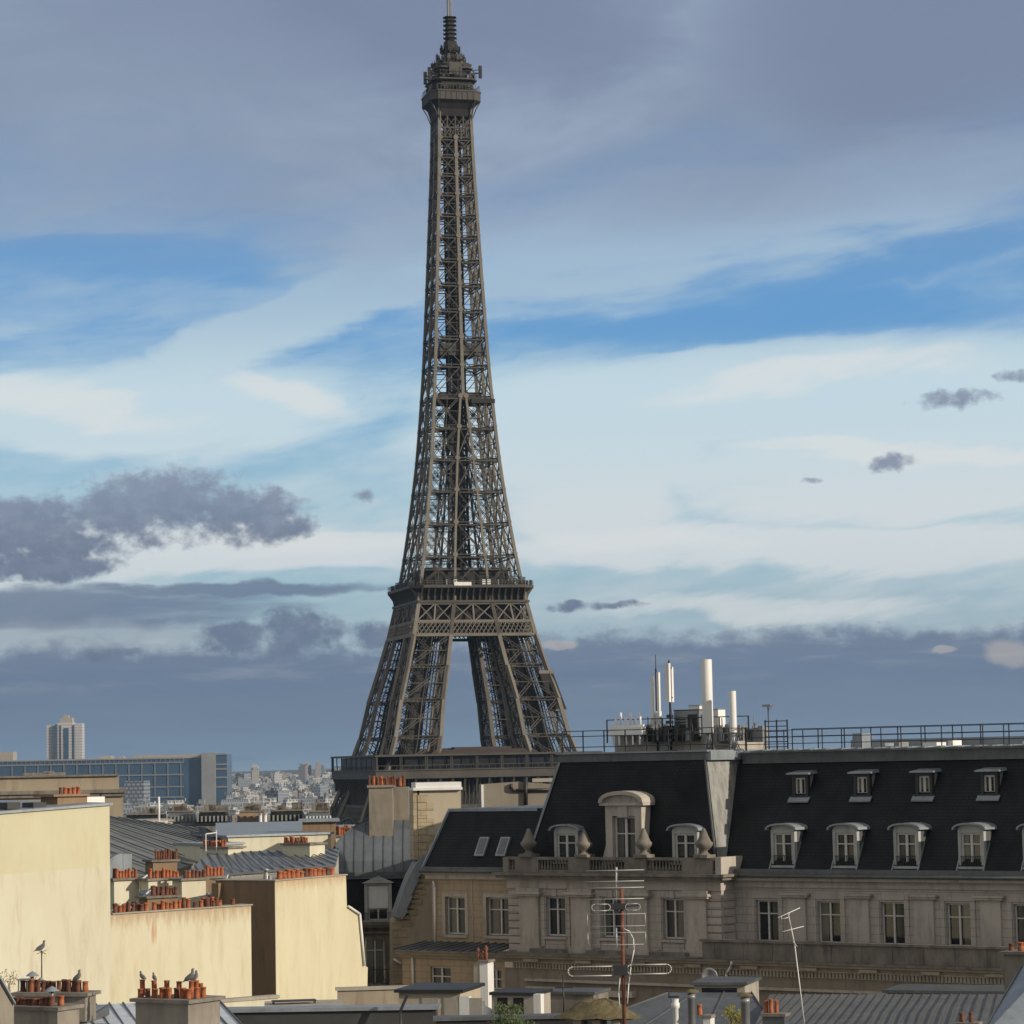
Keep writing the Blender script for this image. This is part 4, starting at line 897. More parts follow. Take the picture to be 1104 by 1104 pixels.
B.put(b, 'roof_parapet', [CONC, ZINC, WHITE, GREYM], SB)

# ------------------------------------------------------------------ equipment standing on its roof
def rtop(px, py, d): s_, z_ = B.L(px, py, d); return B.o + B.a * s_ + B.n * d - Vector((0, 0, B.o.z)) + Vector((0, 0, z_))
ZF = 61.5
def cyl_thing(px0, px1, py, d, label, cuts=()):
    p = rtop((px0 + px1) / 2, py, d); r = abs(B.L(px1, py, d)[0] - B.L(px0, py, d)[0]) / 2 * .82
    e = empty('mobile_antenna', (p.x, p.y, ZF), B.t, label, 'antenna', 'cylindrical antennas on the flat roof'); h = p.z - ZF
    b = MB(); b.lathe(0, 0, [(r * .97, .9), (r, 1.0), (r, h - .05), (r * .96, h)], 22); b.lathe(0, 0, [(r * 1.02, h * .52), (r * 1.02, h * .52 + .04)], 22); b.build('radome', WHITE, e)
    b = MB(); b.tube((0, 0, 0), (0, 0, .9), .12); b.box(-.35, .35, -.35, .35, 0, .06)
    for a in range(4): b.bar((.35 * math.cos(a * 1.57), .35 * math.sin(a * 1.57), .06), (.1 * math.cos(a * 1.57), .1 * math.sin(a * 1.57), .7), .05)
    b.build('mounting', GREYM, e); return e
cyl_thing(755.5, 767.5, 711, 4.2, 'tallest and thickest white cylinder antenna on the roof of the stone building')
cyl_thing(785.5, 793.5, 745, 4.2, 'shorter slim white cylinder antenna right of the thick one')
def panel_ant(px, py0, py1, wpx, d, label):
    p = rtop(px, py0, d); e = empty('panel_antenna', (p.x, p.y, ZF), B.t, label, 'antenna'); h = p.z - ZF; h1 = rtop(px, py1, d).z - ZF; wd = wpx / 20.5
    b = MB(); b.box(-wd / 2, wd / 2, -.18, .0, h1, h); b.box(-wd / 2 + .02, wd / 2 - .02, .12, .3, h1, h - .2); b.build('antenna_panel', WHITE, e)
    b = MB(); b.tube((0, .06, 0), (0, .06, h + .15), .05); b.box(-.25, .25, -.2, .3, 0, .05)
    for z in (h1 + .2, h - .3): b.box(-wd / 2 - .03, wd / 2 + .03, 0.005, .11, z, z + .08)
    for i in range(5): b.box(-.14 - .05 * (i % 2), .16, -.1, .14, .5 + i * .32, .66 + i * .32)
    b.path([(.1, 0, .1), (.16, .05, h1 * .5), (.08, 0, h1)], .025); b.build('mast', BLACKM, e); return e
panel_ant(720.5, 715, 757, 5.5, 4.6, 'tall narrow white panel antenna on a dark cluttered mast beside the cabinet')
p = rtop(706, 725, 5); e = empty('panel_antenna', (p.x, p.y, ZF), B.t, 'pair of thin white panel antennas with a whip aerial between them, leftmost on the roof', 'antenna')
for dx in (-.17, .22):
    b = MB(); h = 61.5 + 2.65 - ZF + 0; b.box(dx - .06, dx + .08, -.1, .05, .7, p.z - ZF - (.2 if dx < 0 else 0)); b.build('antenna_panel', WHITE, e)
b = MB(); b.tube((0, .1, 0), (0, .1, p.z - ZF + .2), .05); b.tube((0, .1, p.z - ZF + .2), (0, .1, p.z - ZF + .95), .02)
for z in (.8, 1.3, 1.9): b.bar((-.25, .08, z), (.3, .08, z), .05)
b.build('mast', BLACKM, e)
def boxthing(name, label, cat, x0, y0, x1, y1, d0, d1, mts, extra=None, group=None, pn='housing'):
    fr = B; s0 = fr.L(x0, (y0 + y1) / 2, d0)[0]; s1 = fr.L(x1, (y0 + y1) / 2, d0)[0]; z1 = fr.L((x0 + x1) / 2, y0, d0)[1]; z0 = fr.L((x0 + x1) / 2, y1, d0)[1]
    c = B.o + B.a * ((s0 + s1) / 2) + B.n * d0; e = empty(name, (c.x, c.y, z0), B.t, label, cat, group); w_ = (s1 - s0) / 2; h = z1 - z0; dp = d1 - d0
    b = MB(); b.box(-w_, w_, 0, dp, 0, h); b.build(pn, mts[0], e); b = MB()
    extra(b, w_, dp, h); b.build(*mts[1], e); return e
def cab(b, w, dp, h):
    b.box(-w - .03, w + .03, -.03, dp + .03, h, h + .05)
    for i in range(5): b.box(-w + .1, -w * .1, -.03, -.001, h * .25 + i * h * .1, h * .25 + i * h * .1 + .05)
    b.box(w * .1, w * .85, -.04, -.001, h * .2, h * .85)
    for x in (-w + .1, w - .2): b.box(x, x + .1, .05, .15, -.12, 0)
boxthing('equipment_cabinet', 'large grey equipment cabinet behind the thick white cylinder antenna', 'cabinet', 727, 766, 754, 795, 5., 6.4, [GREYM, ('door_panel', BLACKM)], cab)
boxthing('equipment_cabinet', 'small white box on top of the grey equipment cabinet', 'cabinet', 743, 761, 754, 767, 5.1, 6., [WHITE, ('cover', GREYM)], lambda b, w, dp, h: b.box(-w - .03, w + .03, -.03, dp + .03, h, h + .04))
boxthing('equipment_cabinet', 'small pale cabinet between the two white cylinder antennas', 'cabinet', 770, 765, 774.5, 795, 5.3, 6., [WHITE, ('cover', GREYM)], lambda b, w, dp, h: b.box(-w - .03, w + .03, -.03, dp + .03, h, h + .04))
def duct(b, w, dp, h):
    b.box(-w + .1, w - .1, .1, dp - .1, h, h + .12)
    for i in range(6): x = -w + .3 + i * (2 * w - .6) / 5; b.tube((x, .3, h), (x, .3, h + .55 + .25 * (i % 2)), .07)
    for i in range(5): x = -w + .2 + i * (2 * w - .4) / 4; b.box(x - .04, x + .04, .05, .13, -.5, 0)
boxthing('ventilation_duct', 'long white ventilation duct with stub pipes at the left end of the roof', 'duct', 656, 784, 692, 793, 4.2, 5.6, [WHITE, ('stub_pipe', WHITE)], duct)
boxthing('ventilation_duct', 'low white duct right of the long one, beside the masts', 'duct', 694, 783, 714, 788, 4.8, 5.6, [WHITE, ('stub_pipe', WHITE)], duct)
def clut(b, w, dp, h):
    rs = random.Random(int(w * 100))
    for i in range(26):
        x = rs.uniform(-w, w); hh = rs.uniform(.15, .9); b.box(x, x + rs.uniform(.05, .3), rs.uniform(-.4, .1), .3, 0, hh)
        if rs.random() < .5: b.tube((x, -.2, 0), (x, -.2, hh + rs.uniform(.1, .5)), .03)
boxthing('cooling_unit', 'row of dark cooling units and pipework below the cylinder antennas', 'cooling unit', 692, 788, 750, 799, 4.9, 5.5, [GREYM, ('pipework', BLACKM)], clut)
boxthing('cooling_unit', 'pale jumble of cooling boxes and pipes right of the thick antenna', 'cooling unit', 771, 784, 800, 799, 4.9, 5.5, [CONC, ('pipework', GREYM)], clut)
boxthing('cooling_unit', 'small cluster of pale boxes at the end of the roof beside the ladder', 'cooling unit', 806, 790, 822, 800, 5.5, 6., [WHITE, ('pipework', GREYM)], clut)
p = rtop(828, 762, 5.); e = empty('roof_aerial', (p.x, p.y, 61.4), B.t, 'thin aerial with a small flat head right of the antennas', 'aerial'); h = p.z - 61.4
b = MB(); b.tube((0, 0, 0), (0, 0, h), .03); b.box(-.2, .2, -.2, .2, 0, .05); b.build('mast', BLACKM, e); b = MB(); b.box(-.3, .2, -.1, .1, h, h + .12); b.bar((.0, 0, h - .2), (.3, 0, h + .1), .03); b.build('head', GREYM, e)
p = rtop(838, 776, 5.); e = empty('roof_ladder', (p.x, p.y, 61.4), B.t, 'short metal ladder frame at the right of the roof equipment', 'ladder'); h = p.z - 61.4
b = MB()
for x in (-.35, .35, 1.0): b.bar((x - .4, 0, 0), (x - .4, 0, h), .06)
b.build('upright', BLACKM, e); b = MB()
for i in range(6): b.bar((-.75, 0, .2 + i * h / 6), (.6, 0, .2 + i * h / 6), .045)
b.build('rung', BLACKM, e)

# ------------------------------------------------------------------ neighbour with the tall party wall and the curved zinc roof
Nf = Frame(447, 950, 163, 8)
NB = Nf.thing('gable_house', 'tall beige party wall with stone quoins and a white cap, left of the slate mansard', 'building')
b = MB(); P = Nf.poly([(422, 1110), (424, 1062), (424, 994), (428, 985), (452, 925), (452, 853), (497, 848), (497, 880), (497, 1110)])
b.prism([(x, z) for x, z in P], 0, 2.2, 0); b.box(P[0][0], P[-1][0], 0, 6, 30, P[0][1] + .01, 0)
Nf.put(b, 'wall', BEIGE, NB)
b = MB()                                          # quoins along the chimney edge and down the slope
z = Nf.L(450, 925)[1]; zt = Nf.L(450, 853)[1]; i = 0
x0q = Nf.L(452, 900)[0]
while z < zt - .3: b.box(x0q - .06, x0q + (.5 if i % 2 else .85), -.04, .3, z, z + .42); z += .45; i += 1
for k in range(12):
    t = k / 11; x, z = Nf.L(452 - 26 * t, 927 + 62 * t); b.box(x + .1, x + .75 + .3 * (k % 2), -.045, .3, z - .5, z - .1)
z = Nf.L(424, 1060)[1]; xx = Nf.L(424, 1020)[0]; i = 0
while z < Nf.L(424, 1000)[1]: b.box(xx - .03, xx + (.5 if i % 2 else .8), -.04, .3, z, z + .4); z += .43; i += 1
Nf.put(b, 'quoins', QUOIN, NB)
b = MB(); a = Nf.L(446, 853)[0]; c = Nf.L(498, 850)[0]; zt = Nf.L(470, 850)[1]
b.box(a - .05, c, -.25, 2.4, zt - .1, zt + .05); b.box(a + .1, c - .05, -.15, 2.3, zt + .05, zt + .35); Nf.put(b, 'chimney_cap', WHITE, NB)
b = MB(); a0 = Nf.L(446, 900)[0]; zb = Nf.L(446, 927)[1]; b.box(a0, x0q - .07, .0, 2.2, zb, zt - .1); Nf.put(b, 'chimney_side', QUOIN, NB)
b = MB()                                          # curved zinc coping sweeping down the wall
pp = [(456, 922), (449, 930), (441, 945), (434, 963), (429, 978), (425, 988)]
for (xa, ya), (xb, yb_) in zip(pp, pp[1:]):
    p, p2 = Nf.L(xa, ya, -.3), Nf.L(xb, yb_, -.3); l, l2 = Nf.L(xa + 11, ya + 3, -.3), Nf.L(xb + 9, yb_ + 3, -.3)
    b.hexa([(p2[0], -.35, p2[1]), (l2[0], -.35, l2[1]), (l2[0], 2, l2[1]), (p2[0], 2, p2[1])], [(p[0], -.35, p[1]), (l[0], -.35, l[1]), (l[0], 2, l[1]), (p[0], 2, p[1])])
Nf.put(b, 'coping', ZINC, NB)
b = MB(); b.path([(*Nf.L(424, 1034, -.12)[:1], -.12, Nf.L(424, 1034, -.12)[1]), (Nf.L(434, 1040, -.12)[0], -.12, Nf.L(434, 1040, -.12)[1]), (Nf.L(444, 1052, -.12)[0], -.12, Nf.L(444, 1052, -.12)[1])], .07); Nf.put(b, 'rain_pipe', WHITE, NB)
pots_row(Nf, NB, 400, 400.1, 846, 1.2, 0)

# building behind, closing the view under the tower gallery
Kf = Frame(519, 872, 176, 4)
KB = Kf.thing('rear_building', 'plain beige blank wall rising behind the small slate roof below the tower deck', 'building')
b = MB(); P = Kf.poly([(519, 1000), (519, 846), (562, 843), (590, 845), (625, 848), (625, 1000)]); b.prism(P, 0, 3, 0); b.box(P[0][0], P[-1][0], 0, 3, 30, P[0][1]); Kf.put(b, 'wall', mat('grey_render', (.2, .175, .14), (.265, .235, .19), .6, .9, stain=(.2, .17, .13), stain_amt=.6), KB)
b = MB(); Kf.pb(b, 519, 846, 521.5, 872, -.1, .1); Kf.put(b, 'rain_pipe', WHITE, KB)
b = MB(); l = [(551, 845), (551, 851), (556, 852), (600, 851)]; b.path([(Kf.L(x, y, -.15)[0], -.15, Kf.L(x, y, -.15)[1]) for x, y in l], .1); b.path([(Kf.L(x, y, -.15)[0], -.15, Kf.L(x, y, -.15)[1]) for x, y in [(567, 838), (567, 868)]], .12); Kf.put(b, 'flue_pipe', BLACKM, KB)
b = MB(); Kf.pb(b, 574, 839, 600, 843, .2, .5); Kf.put(b, 'parapet', CONC, KB)
for i in range(6): pass

# house with the curved zinc roof
Mf = Frame(358, 945, 169, 0)
MH = Mf.thing('domed_roof_house', 'house with a curved grey zinc roof and a white-shuttered dormer, right of the cream walls', 'building')
b = MB(); s0, zb = Mf.L(352, 941); s1 = Mf.L(448, 941)[0]; zt = Mf.L(400, 878)[1]; dz = zt - zb
rings = []
for k in range(9):
    a = k / 8 * math.pi / 2; ins = 4.2 * (1 - math.cos(a)) ; z = zb + dz * math.sin(a)
    rings.append([(s0 + ins, ins, z), (s1 + 1, ins, z), (s1 + 1, 12 - ins, z), (s0 + ins, 12 - ins, z)])
for a, c in zip(rings, rings[1:]): b.hexa(a, c, 0)
for i in range(9):                               # standing seams follow the curve
    x = s0 + .5 + i * .58
    for a, c in zip(rings, rings[1:]):
        if x > a[0][0] + .1: b.bar((x, a[0][1] - .02, a[0][2]), (x, c[0][1] - .02, c[0][2]), .045, .07, 1)
for i in range(8):
    for a, c in zip(rings, rings[1:]): b.bar((a[0][0], a[0][1] + i * .9 * (1 - a[0][1] / 6), a[0][2]), (c[0][0], c[0][1] + i * .9 * (1 - c[0][1] / 6), c[0][2]), .045, .07, 1)
b.box(s0 - .15, s1 + 1, -.2, 12, zb - .25, zb, 1); b.box(s0 - .1, s1 + 1, -.12, 12, zb - .4, zb - .25, 0)
Mf.put(b, 'roof', [mat('zinc_blue_shaded', (.10, .115, .13), (.16, .18, .20), .8, .5, .3, stain=(.07, .08, .09), stain_amt=.5), SEAM], MH)  # the shade lying on this roof is put into a darker zinc
z2 = Mf.L(400, 993)[1]
b = MB(); b.hexa([(s0 - .2, -.35, z2), (s1 + .5, -.35, z2), (s1 + .5, 10, z2), (s0 - .2, 10, z2)], [(s0, .05, zb - .4), (s1 + .5, .05, zb - .4), (s1 + .5, 10, zb - .4), (s0, 10, zb - .4)]); Mf.put(b, 'slate_slope', SLATE, MH)
b = MB(); a, c = Mf.L(395, 965, -.5)[0], Mf.L(420, 965, -.5)[0]; zd0, zd1 = Mf.L(405, 992, -.5)[1], Mf.L(405, 952, -.5)[1]
b.box(a - .12, a + .08, -.55, .4, zd0, zd1); b.box(c - .08, c + .12, -.55, .4, zd0, zd1); b.box(a + .08, c - .08, -.54, .4, zd1 - .15, zd1); b.prism([(a - .25, zd1), (c + .25, zd1), ((a + c) / 2, zd1 + .4)], -.7, .5); b.box(a - .2, c + .2, -.62, .4, zd0 - .1, zd0)
o = Mf.put(b, 'dormer', DGREY, MH)
zs = zd0 + (zd1 - zd0) * .32
b = MB(); 
for i in range(11): b.box(a + .1, c - .1, -.44 - .01 * (i % 2), -.38, zs + i * (zd1 - .15 - zs) / 11, zs + (i + 1) * (zd1 - .15 - zs) / 11)
Mf.put(b, 'roller_shutter', WHITE, o); window(Mf, o, a + .1, c - .1, zd0, zs, -.36, sub=False, trans=())
b = MB()
for i in range(14): b.bar((a - .2 + i * (c - a + .4) / 13, -.68, zd0), (a - .2 + i * (c - a + .4) / 13, -.68, zd0 + .42), .02)
b.bar((a - .25, -.68, zd0 + .42), (c + .25, -.68, zd0 + .42), .04); Mf.put(b, 'balcony_grille', BLACKM, MH)
b = MB(); hh = (Mf.L(394, 1035)[0], Mf.L(415, 1035)[0], Mf.L(400, 1062)[1], Mf.L(400, 1012)[1]); b.wall(s0 - .3, s1 + .4, 30, z2 - .35, -.1, [hh], .35, 0); b.face([(s0 - .3, -.1, 30), (s0 - .3, 9, 30), (s0 - .3, 9, z2 - .35), (s0 - .3, -.1, z2 - .35)])
b.box(s0 - .45, s1 + .4, -.5, .1, z2 - .35, z2 - .2); b.box(s0 - .5, s1 + .4, -.6, .1, z2 - .2, z2 - .02); b.box(s0 - .3, s1 + .4, -.25, .0, hh[3] + .3, hh[3] + .42); b.box(s0 - .3, s1 + .4, -.75, .0, hh[2] - .2, hh[2])
Mf.put(b, 'wall', STONE_D, MH); window(Mf, MH, hh[0] + .02, hh[1] - .02, hh[2] + .02, hh[3] - .02, .1, trans=(.75,), curtain=True)
b = MB()
for i in range(22): x = hh[0] - .9 + i * (hh[1] - hh[0] + 1.8) / 21; b.bar((x, -.7, hh[2]), (x, -.7, hh[2] + .95), .025)
b.bar((hh[0] - .95, -.7, hh[2] + .95), (hh[1] + .95, -.7, hh[2] + .95), .05); b.bar((hh[0] - .95, -.7, hh[2] + .12), (hh[1] + .95, -.7, hh[2] + .12), .03)
for i in range(10): x = hh[0] - .8 + i * .35; b.bar((x, -.7, hh[2] + .15), (x + .3, -.7, hh[2] + .8), .02); b.bar((x + .3, -.7, hh[2] + .15), (x, -.7, hh[2] + .8), .02)
Mf.put(b, 'balcony_railing', BLACKM, MH)
# its tall chimney stack
Cf = Frame(410, 880, 158, 6)
b = MB(); b2 = Cf
def on(fr_from, fr_to): pass
cs = Mf
d = .9
a, c = Mf.L(398, 880, d)[0], Mf.L(423.5, 880, d)[0]; zb_ = Mf.L(410, 930, d)[1]; zt_ = Mf.L(410, 849, d)[1]
b = MB(); b.box(a, c, d, d + 1.3, zb_, zt_); b.box(a - .1, c + .1, d - .1, d + 3.2, zt_, zt_ + .14); b.box(a + .5, c + .9, d + 1.3, d + 3., zb_, zt_)
o = Mf.put(b, 'chimney', mat('dull_stone', (.2, .175, .14), (.28, .245, .195), 1.2, .9, stain=(.11, .095, .08), stain_amt=.6), MH)
pots_row(Mf, o, 396, 437, 846.5, d + .6, 9, (8, 11), .5, 3.6); pots_row(Mf, o, 404, 438, 847, d + 2., 8, (8, 11), .7, 3.6)


# ------------------------------------------------------------------ cream party walls, left
L1 = Frame(118, 900, 120, 45)
LH = L1.thing('cream_wall_house', 'biggest blank cream wall, stepping down to a rust-stained part, at the left edge', 'building')
P = L1.poly([(-70, 883), (118, 868)]); zt = P[1][1]; zt0 = P[0][1]
xl = P[0][0]
x2 = L1.L(271, 1000)[0]; zs0, zs1 = L1.L(121, 986)[1], L1.L(271, 976)[1]
zm0, zm1 = L1.L(-70, 948)[1], L1.L(118, 934)[1]
b = MB(); b.prism([(xl, 30), (0.02, 30), (.02, zm1), (xl, zm0)], 0, 11, 0); b.prism([(xl, zm0), (0.016, zm1), (.016, zt), (xl, zt0)], 0.004, 11, 1)
L1.put(b, 'wall', [CREAM, mat('cream_render_upper', (.51, .47, .315), (.58, .54, .38), .3, .92, bump=.15, stain=(.48, .38, .22), stain_amt=.4, streak=3)], LH)
b = MB(); b.prism([(.02, 30), (x2, 30), (x2, zs1), (.02, zs0)], 0.015, .7, 0); L1.put(b, 'stained_wall', [CREAM_R, BROWN], LH)
b = MB(); b.hexa([(xl, -.1, zt0), (.12, -.1, zt), (.12, 11.1, zt), (xl, 11.1, zt0)], [(xl, -.1, zt0 + .1), (.12, -.1, zt + .1), (.12, 11.1, zt + .3), (xl, 11.1, zt0 + .3)]); b.hexa([(.1, -.06, zs0), (x2 + .05, -.06, zs1), (x2 + .05, .75, zs1), (.1, .75, zs0)], [(.1, -.06, zs0 + .05), (x2 + .05, -.06, zs1 + .05), (x2 + .05, .75, zs1 + .05), (.1, .75, zs0 + .05)], 1)
L1.put(b, 'coping', [ZINC, CONC], LH)
pots_row(L1, LH, 122, 160, (985, 982), .35, 8, (8, 12), .35); pots_row(L1, LH, 164, 205, (982, 978), .35, 9, (7, 13), .25); pots_row(L1, LH, 207, 240, (978.5, 976.5), .35, 5, (6, 10), .4, 4.5); pots_row(L1, LH, 217, 236, (978, 976), .4, 4, (8, 11), .2, 4.4); pots_row(L1, LH, 248, 254, 975.5, .35, 1, (6, 7), .6, 4.5)
# slate-dark chimney on its roof behind the coping
d = 1.6
b = MB(); L1.pb(b, 62, 858, 94, 871, d, d + 1.2); b2 = MB(); a, c, z0_, z1_ = L1.pb(b, 58, 856, 97, 858.5, d - .15, d + 1.35); o = L1.put(b, 'chimney', BROWN, LH)
pots_row(L1, o, 63, 87, 857, d + .5, 5, (7, 10), .3, 4.2)
b = MB(); L1.pb(b, 94, 859, 113, 866, d + .1, d + .8); L1.put(b, 'white_curb', WHITE, LH)
for x in (8, 36): b = MB(); L1.pb(b, x, 865, x + 14, 872, .6, 1.4); L1.put(b, 'roof_vent', BLACKM, LH)

# grey stone building behind it
Gf = Frame(133, 850, 205, 8)
GB = Gf.thing('grey_stone_building', 'flat-roofed grey-beige stone building with a deep cornice, behind the cream party wall', 'building')
b = MB(); a, c = Gf.L(-60, 870)[0], Gf.L(133, 870)[0]; zt = Gf.L(100, 840)[1]; b.box(a, c, 0, 14, 25, zt - 1.0); b.box(a, c - .3, .5, 14, zt - 1, zt + .2); Gf.put(b, 'wall', mat('warm_grey_stone', (.29, .235, .17), (.37, .31, .23), .4, .9, stain=(.17, .14, .1), stain_amt=.5, streak=2), GB)
b = MB(); b.box(a, c + .25, -.35, 14.2, zt - 1.0, zt - .75); b.box(a, c + .1, -.2, 14.1, zt - 1.25, zt - 1.0); b.box(a, c - .3, .3, 14, zt + .2, zt + .32); Gf.put(b, 'cornice', STONE_D, GB)
b = MB(); Gf.pb(b, 25, 833, 70, 838, 3, 6); Gf.pb(b, 47, 831.5, 58, 834, 3, 5); Gf.put(b, 'roof_plant', STONE_D, GB)
b = MB(); b.tube((c - 1.6, -.15, 30), (c - 1.6, -.15, zt - 1), .08); Gf.put(b, 'rain_pipe', BLACKM, GB)

# third cream wall; the shade on its side is put into a brown sheet
L3 = Frame(297, 1000, 128, 57)
L3H = L3.thing('cream_wall_house', 'tall freestanding cream party wall with orange pots along its top and a brown shaded side', 'building')
P = L3.poly([(297, 950), (373, 943.5), (374, 977), (386.5, 985.5), (391.5, 1040), (396.5, 1043), (396, 1066), (396, 1110), (297, 1110)])
P[0] = (0., P[0][1]); P[-1] = (0., P[-1][1])
b = MB(); b.prism(P, 0, 3.4, 0); x1_ = max(p[0] for p in P); b.box(0, x1_, .3, 3.3, 30, P[-1][1]); L3.put(b, 'wall', CREAM_3, L3H)
zt = P[0][1]; zt1 = P[1][1]
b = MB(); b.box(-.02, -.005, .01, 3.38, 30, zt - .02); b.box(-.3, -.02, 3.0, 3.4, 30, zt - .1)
L3.put(b, 'side_shade_sheet', BROWN, L3H)
b = MB(); z_ = zt; a = P[1][0]; b.hexa([(-.06, -.06, zt), (a + .05, -.06, zt1), (a + .05, 3.5, zt1), (-.06, 3.5, zt)], [(-.06, -.06, zt + .05), (a + .05, -.06, zt1 + .05), (a + .05, 3.5, zt1 + .05), (-.06, 3.5, zt + .05)]); L3.put(b, 'coping', CONC, L3H)
pots_row(L3, L3H, 299, 360, (949, 945), .4, 13, (8, 12), .15)
b = MB(); d = 2.4; pts = [(375.5, 977), (388, 985.5), (393, 1041)]
b.path([(L3.L(x, y, -.08)[0], -.08, L3.L(x, y, -.08)[1]) for x, y in pts], .06); L3.put(b, 'rain_pipe', WHITE, L3H)
b = MB(); s_, z_ = L3.L(287, 949, 1.); b.lathe(s_, 1., [(.13, z_ - .1), (.13, z_ + .25), (.09, z_ + .3), (.09, z_ + .42), (.2, z_ + .44), (.02, z_ + .55)], 10); s_, z_ = L3.L(291, 949, .6); b.lathe(s_, .6, [(.1, z_ - .1), (.1, z_ + .2)], 10); L3.put(b, 'flue_cowl', GREYM, L3H)
b = MB(); s_, z_ = L3.L(271, 1012, 1.7); b.box(-.10, -.02, 1.5, 2.3, z_ - .45, z_ + .85, 0); b.box(-.3, -.02, 1.4, 2.4, z_ - .62, z_ - .5, 1); L3.put(b, 'side_window', [GLASSD, BLACKM], L3H)

# ------------------------------------------------------------------ zinc roofs and stacks between them (free corner points)
def roof_thing(name, label, corners, n, mt, thick=.12, seam=SEAM, wall_z=30, wall_m=None, sw=.04, sh=.06, sk=0.):
    """corners: bottom-left, bottom-right, top-right, top-left as (px, py, distance)"""
    p = [at(*c) for c in corners]; c = sum(p, Vector()) / 4; base = Vector((c.x, c.y, wall_z)); e = empty(name, base, 0, label, 'building')
    loc = [q_ - base for q_ in p]
    b = MB(); slab(b, loc, thick); b.build('roof', mt, e)
    b = MB(); seams(b, loc[0], loc[1], loc[2], loc[3], n, sw, sh, sk=sk); b.build('roof_seams', seam, e)
    b = MB(); low = [Vector((q_.x * .985, q_.y * .985, 0)) for q_ in loc]; b.hexa(low, [Vector((q_.x * .985, q_.y * .985, q_.z - thick - .02)) for q_ in loc]); b.build('wall', wall_m or CONC, e)
    return e, base
roof_thing('zinc_roof_house', 'broad greenish-grey zinc roof with dark standing seams, right of the big cream wall', [(98, 968, 146), (250, 917, 166), (222, 893, 176), (60, 872, 176)], 12, ZINC_G, seam=BLACKM, sk=-.75, sw=.11, sh=.03)
roof_thing('zinc_roof_house', 'low dark zinc roof with pale glinting seams, behind the rust-stained wall', [(118, 985, 131), (262, 985, 131), (248, 944, 140), (150, 944, 140)], 9, ZINC_D, seam=WHITE, sw=.05, sk=.2)  # sunlit glint of the seams put into their white colour
roof_thing('zinc_roof_house', 'long seamed grey zinc roof with two white chimney stacks, above a white brick wall', [(196, 946, 150), (362, 932, 150), (366, 915, 158), (225, 919, 158)], 15, mat('zinc_mid', (.15, .165, .175), (.22, .235, .25), .8, .55, .2), wall_m=BRICKW, sk=-.28, sw=.045, sh=.04)
def block(name, label, cat, px0, py0, px1, py1, Y, deg, depth, m, base=30, cap=None, capm=ZINC, group=None, part='wall'):
    """block whose front spans the rectangle; goes down to `base`"""
    f = Frame(px0, py0, Y, deg, base); e = f.thing(name, label, cat, group)
    a, c = 0, f.L(px1, py0 + 5 if py1 is None else (py0 + py1) / 2)[0]; zt = f.L((px0 + px1) / 2, py0)[1]; zb = base
    b = MB(); b.box(a, c, 0, depth, zb, zt); f.put(b, part, m, e)
    if cap is not None: b = MB(); b.box(a - cap, c + cap, -cap, depth + cap, zt, zt + .12); f.put(b, 'coping', capm, e)
    return f, e, a, c, zt, zb
block('terrace_house', 'flat-topped house with a long cream parapet, right of the seamed roofs', 'building', 246, 901, 357, 916, 168, 30, 9, CREAM, cap=.15)
block('terrace_house', 'small cream-walled roof terrace between the greenish roof and the stack', 'building', 222, 911, 262, 920, 160, 32, 4, CREAM, cap=.1)
block('terrace_house', 'buff roof-top block carrying a white mast behind the greenish roof', 'building', 143, 886, 186, 895, 182, 12, 5, CREAM, cap=.08, capm=CONC)
p = at(171.5, 888, 181.5)
e = empty('white_mast', (p.x, p.y, p.z - .8), 0, 'slender white mast on a white box above the greenish roof', 'mast'); b = MB(); b.tube((0, 0, .9), (0, 0, 2.5), .07); b.build('pole', WHITE, e); b = MB(); b.box(-.45, .45, -.4, .4, 0, .9); b.box(-.5, .5, -.45, .45, .9, .97); b.build('plinth', WHITE, e)
def stack(label, px0, py0, px1, py1, Y, deg, depth, m, rows, hpx=(8, 11), sooty=.3, base=None, cap=.12, wpx=None):
    f = Frame(px0, py0, Y, deg, at(px0, py1, Y).z - .3); e = f.thing('chimney_stack', label, 'chimney')
    c = f.L(px1, (py0 + py1) / 2)[0]; zt = f.L((px0 + px1) / 2, py0)[1]
    b = MB(); b.box(0, c, 0, depth, f.base, zt); f.put(b, 'stack', m, e)
    b = MB(); b.box(-cap, c + cap, -cap, depth + cap, zt, zt + .1); f.put(b, 'cap', STONE_D, e)
    for (a, z, n, dd) in rows: pots_row(f, e, a, z, f_row(f, a, z, zt + .1, dd), dd, n, hpx, sooty, wpx)
    return f, e, c, zt
def f_row(f, a, z, zt, d):                        # image row of height zt at depth d
    m_ = (a + z) / 2; lo, hi = 700., 1300.
    for _ in range(40):
        k = (lo + hi) / 2
        if f.L(m_, k, d)[1] > zt: lo = k
        else: hi = k
    return lo
stack('cream stack with orange pots, next to the corner of the big cream wall', 123, 949, 150, 975, 133, 40, .8, CREAM, [(121, 148, 8, .4)], (7, 11), .2)
stack('long low stack carrying ten orange pots behind the rust-stained wall', 160, 949, 193, 953, 133, 40, .8, CREAM, [(160, 193, 9, .4)], (7, 12), .1)
stack('cream stack with sooty pots and grey metal cowls, centre of the chimney row', 196, 949, 222, 976, 132, 40, .8, CREAM, [(198, 222, 6, .4)], (7, 10), .8)
stack('dark stack with tall bright orange pots, right end of the chimney row', 222, 947, 241, 956, 134, 40, .8, BROWN, [(222, 241, 5, .4)], (9, 13), 0.)
stack('soot-black stack with a crust of dark pots on the greenish roof', 165, 929, 191, 940, 141, 30, 1., BROWN, [(167, 191, 9, .3), (168, 192, 9, .7)], (8, 12), 1.)
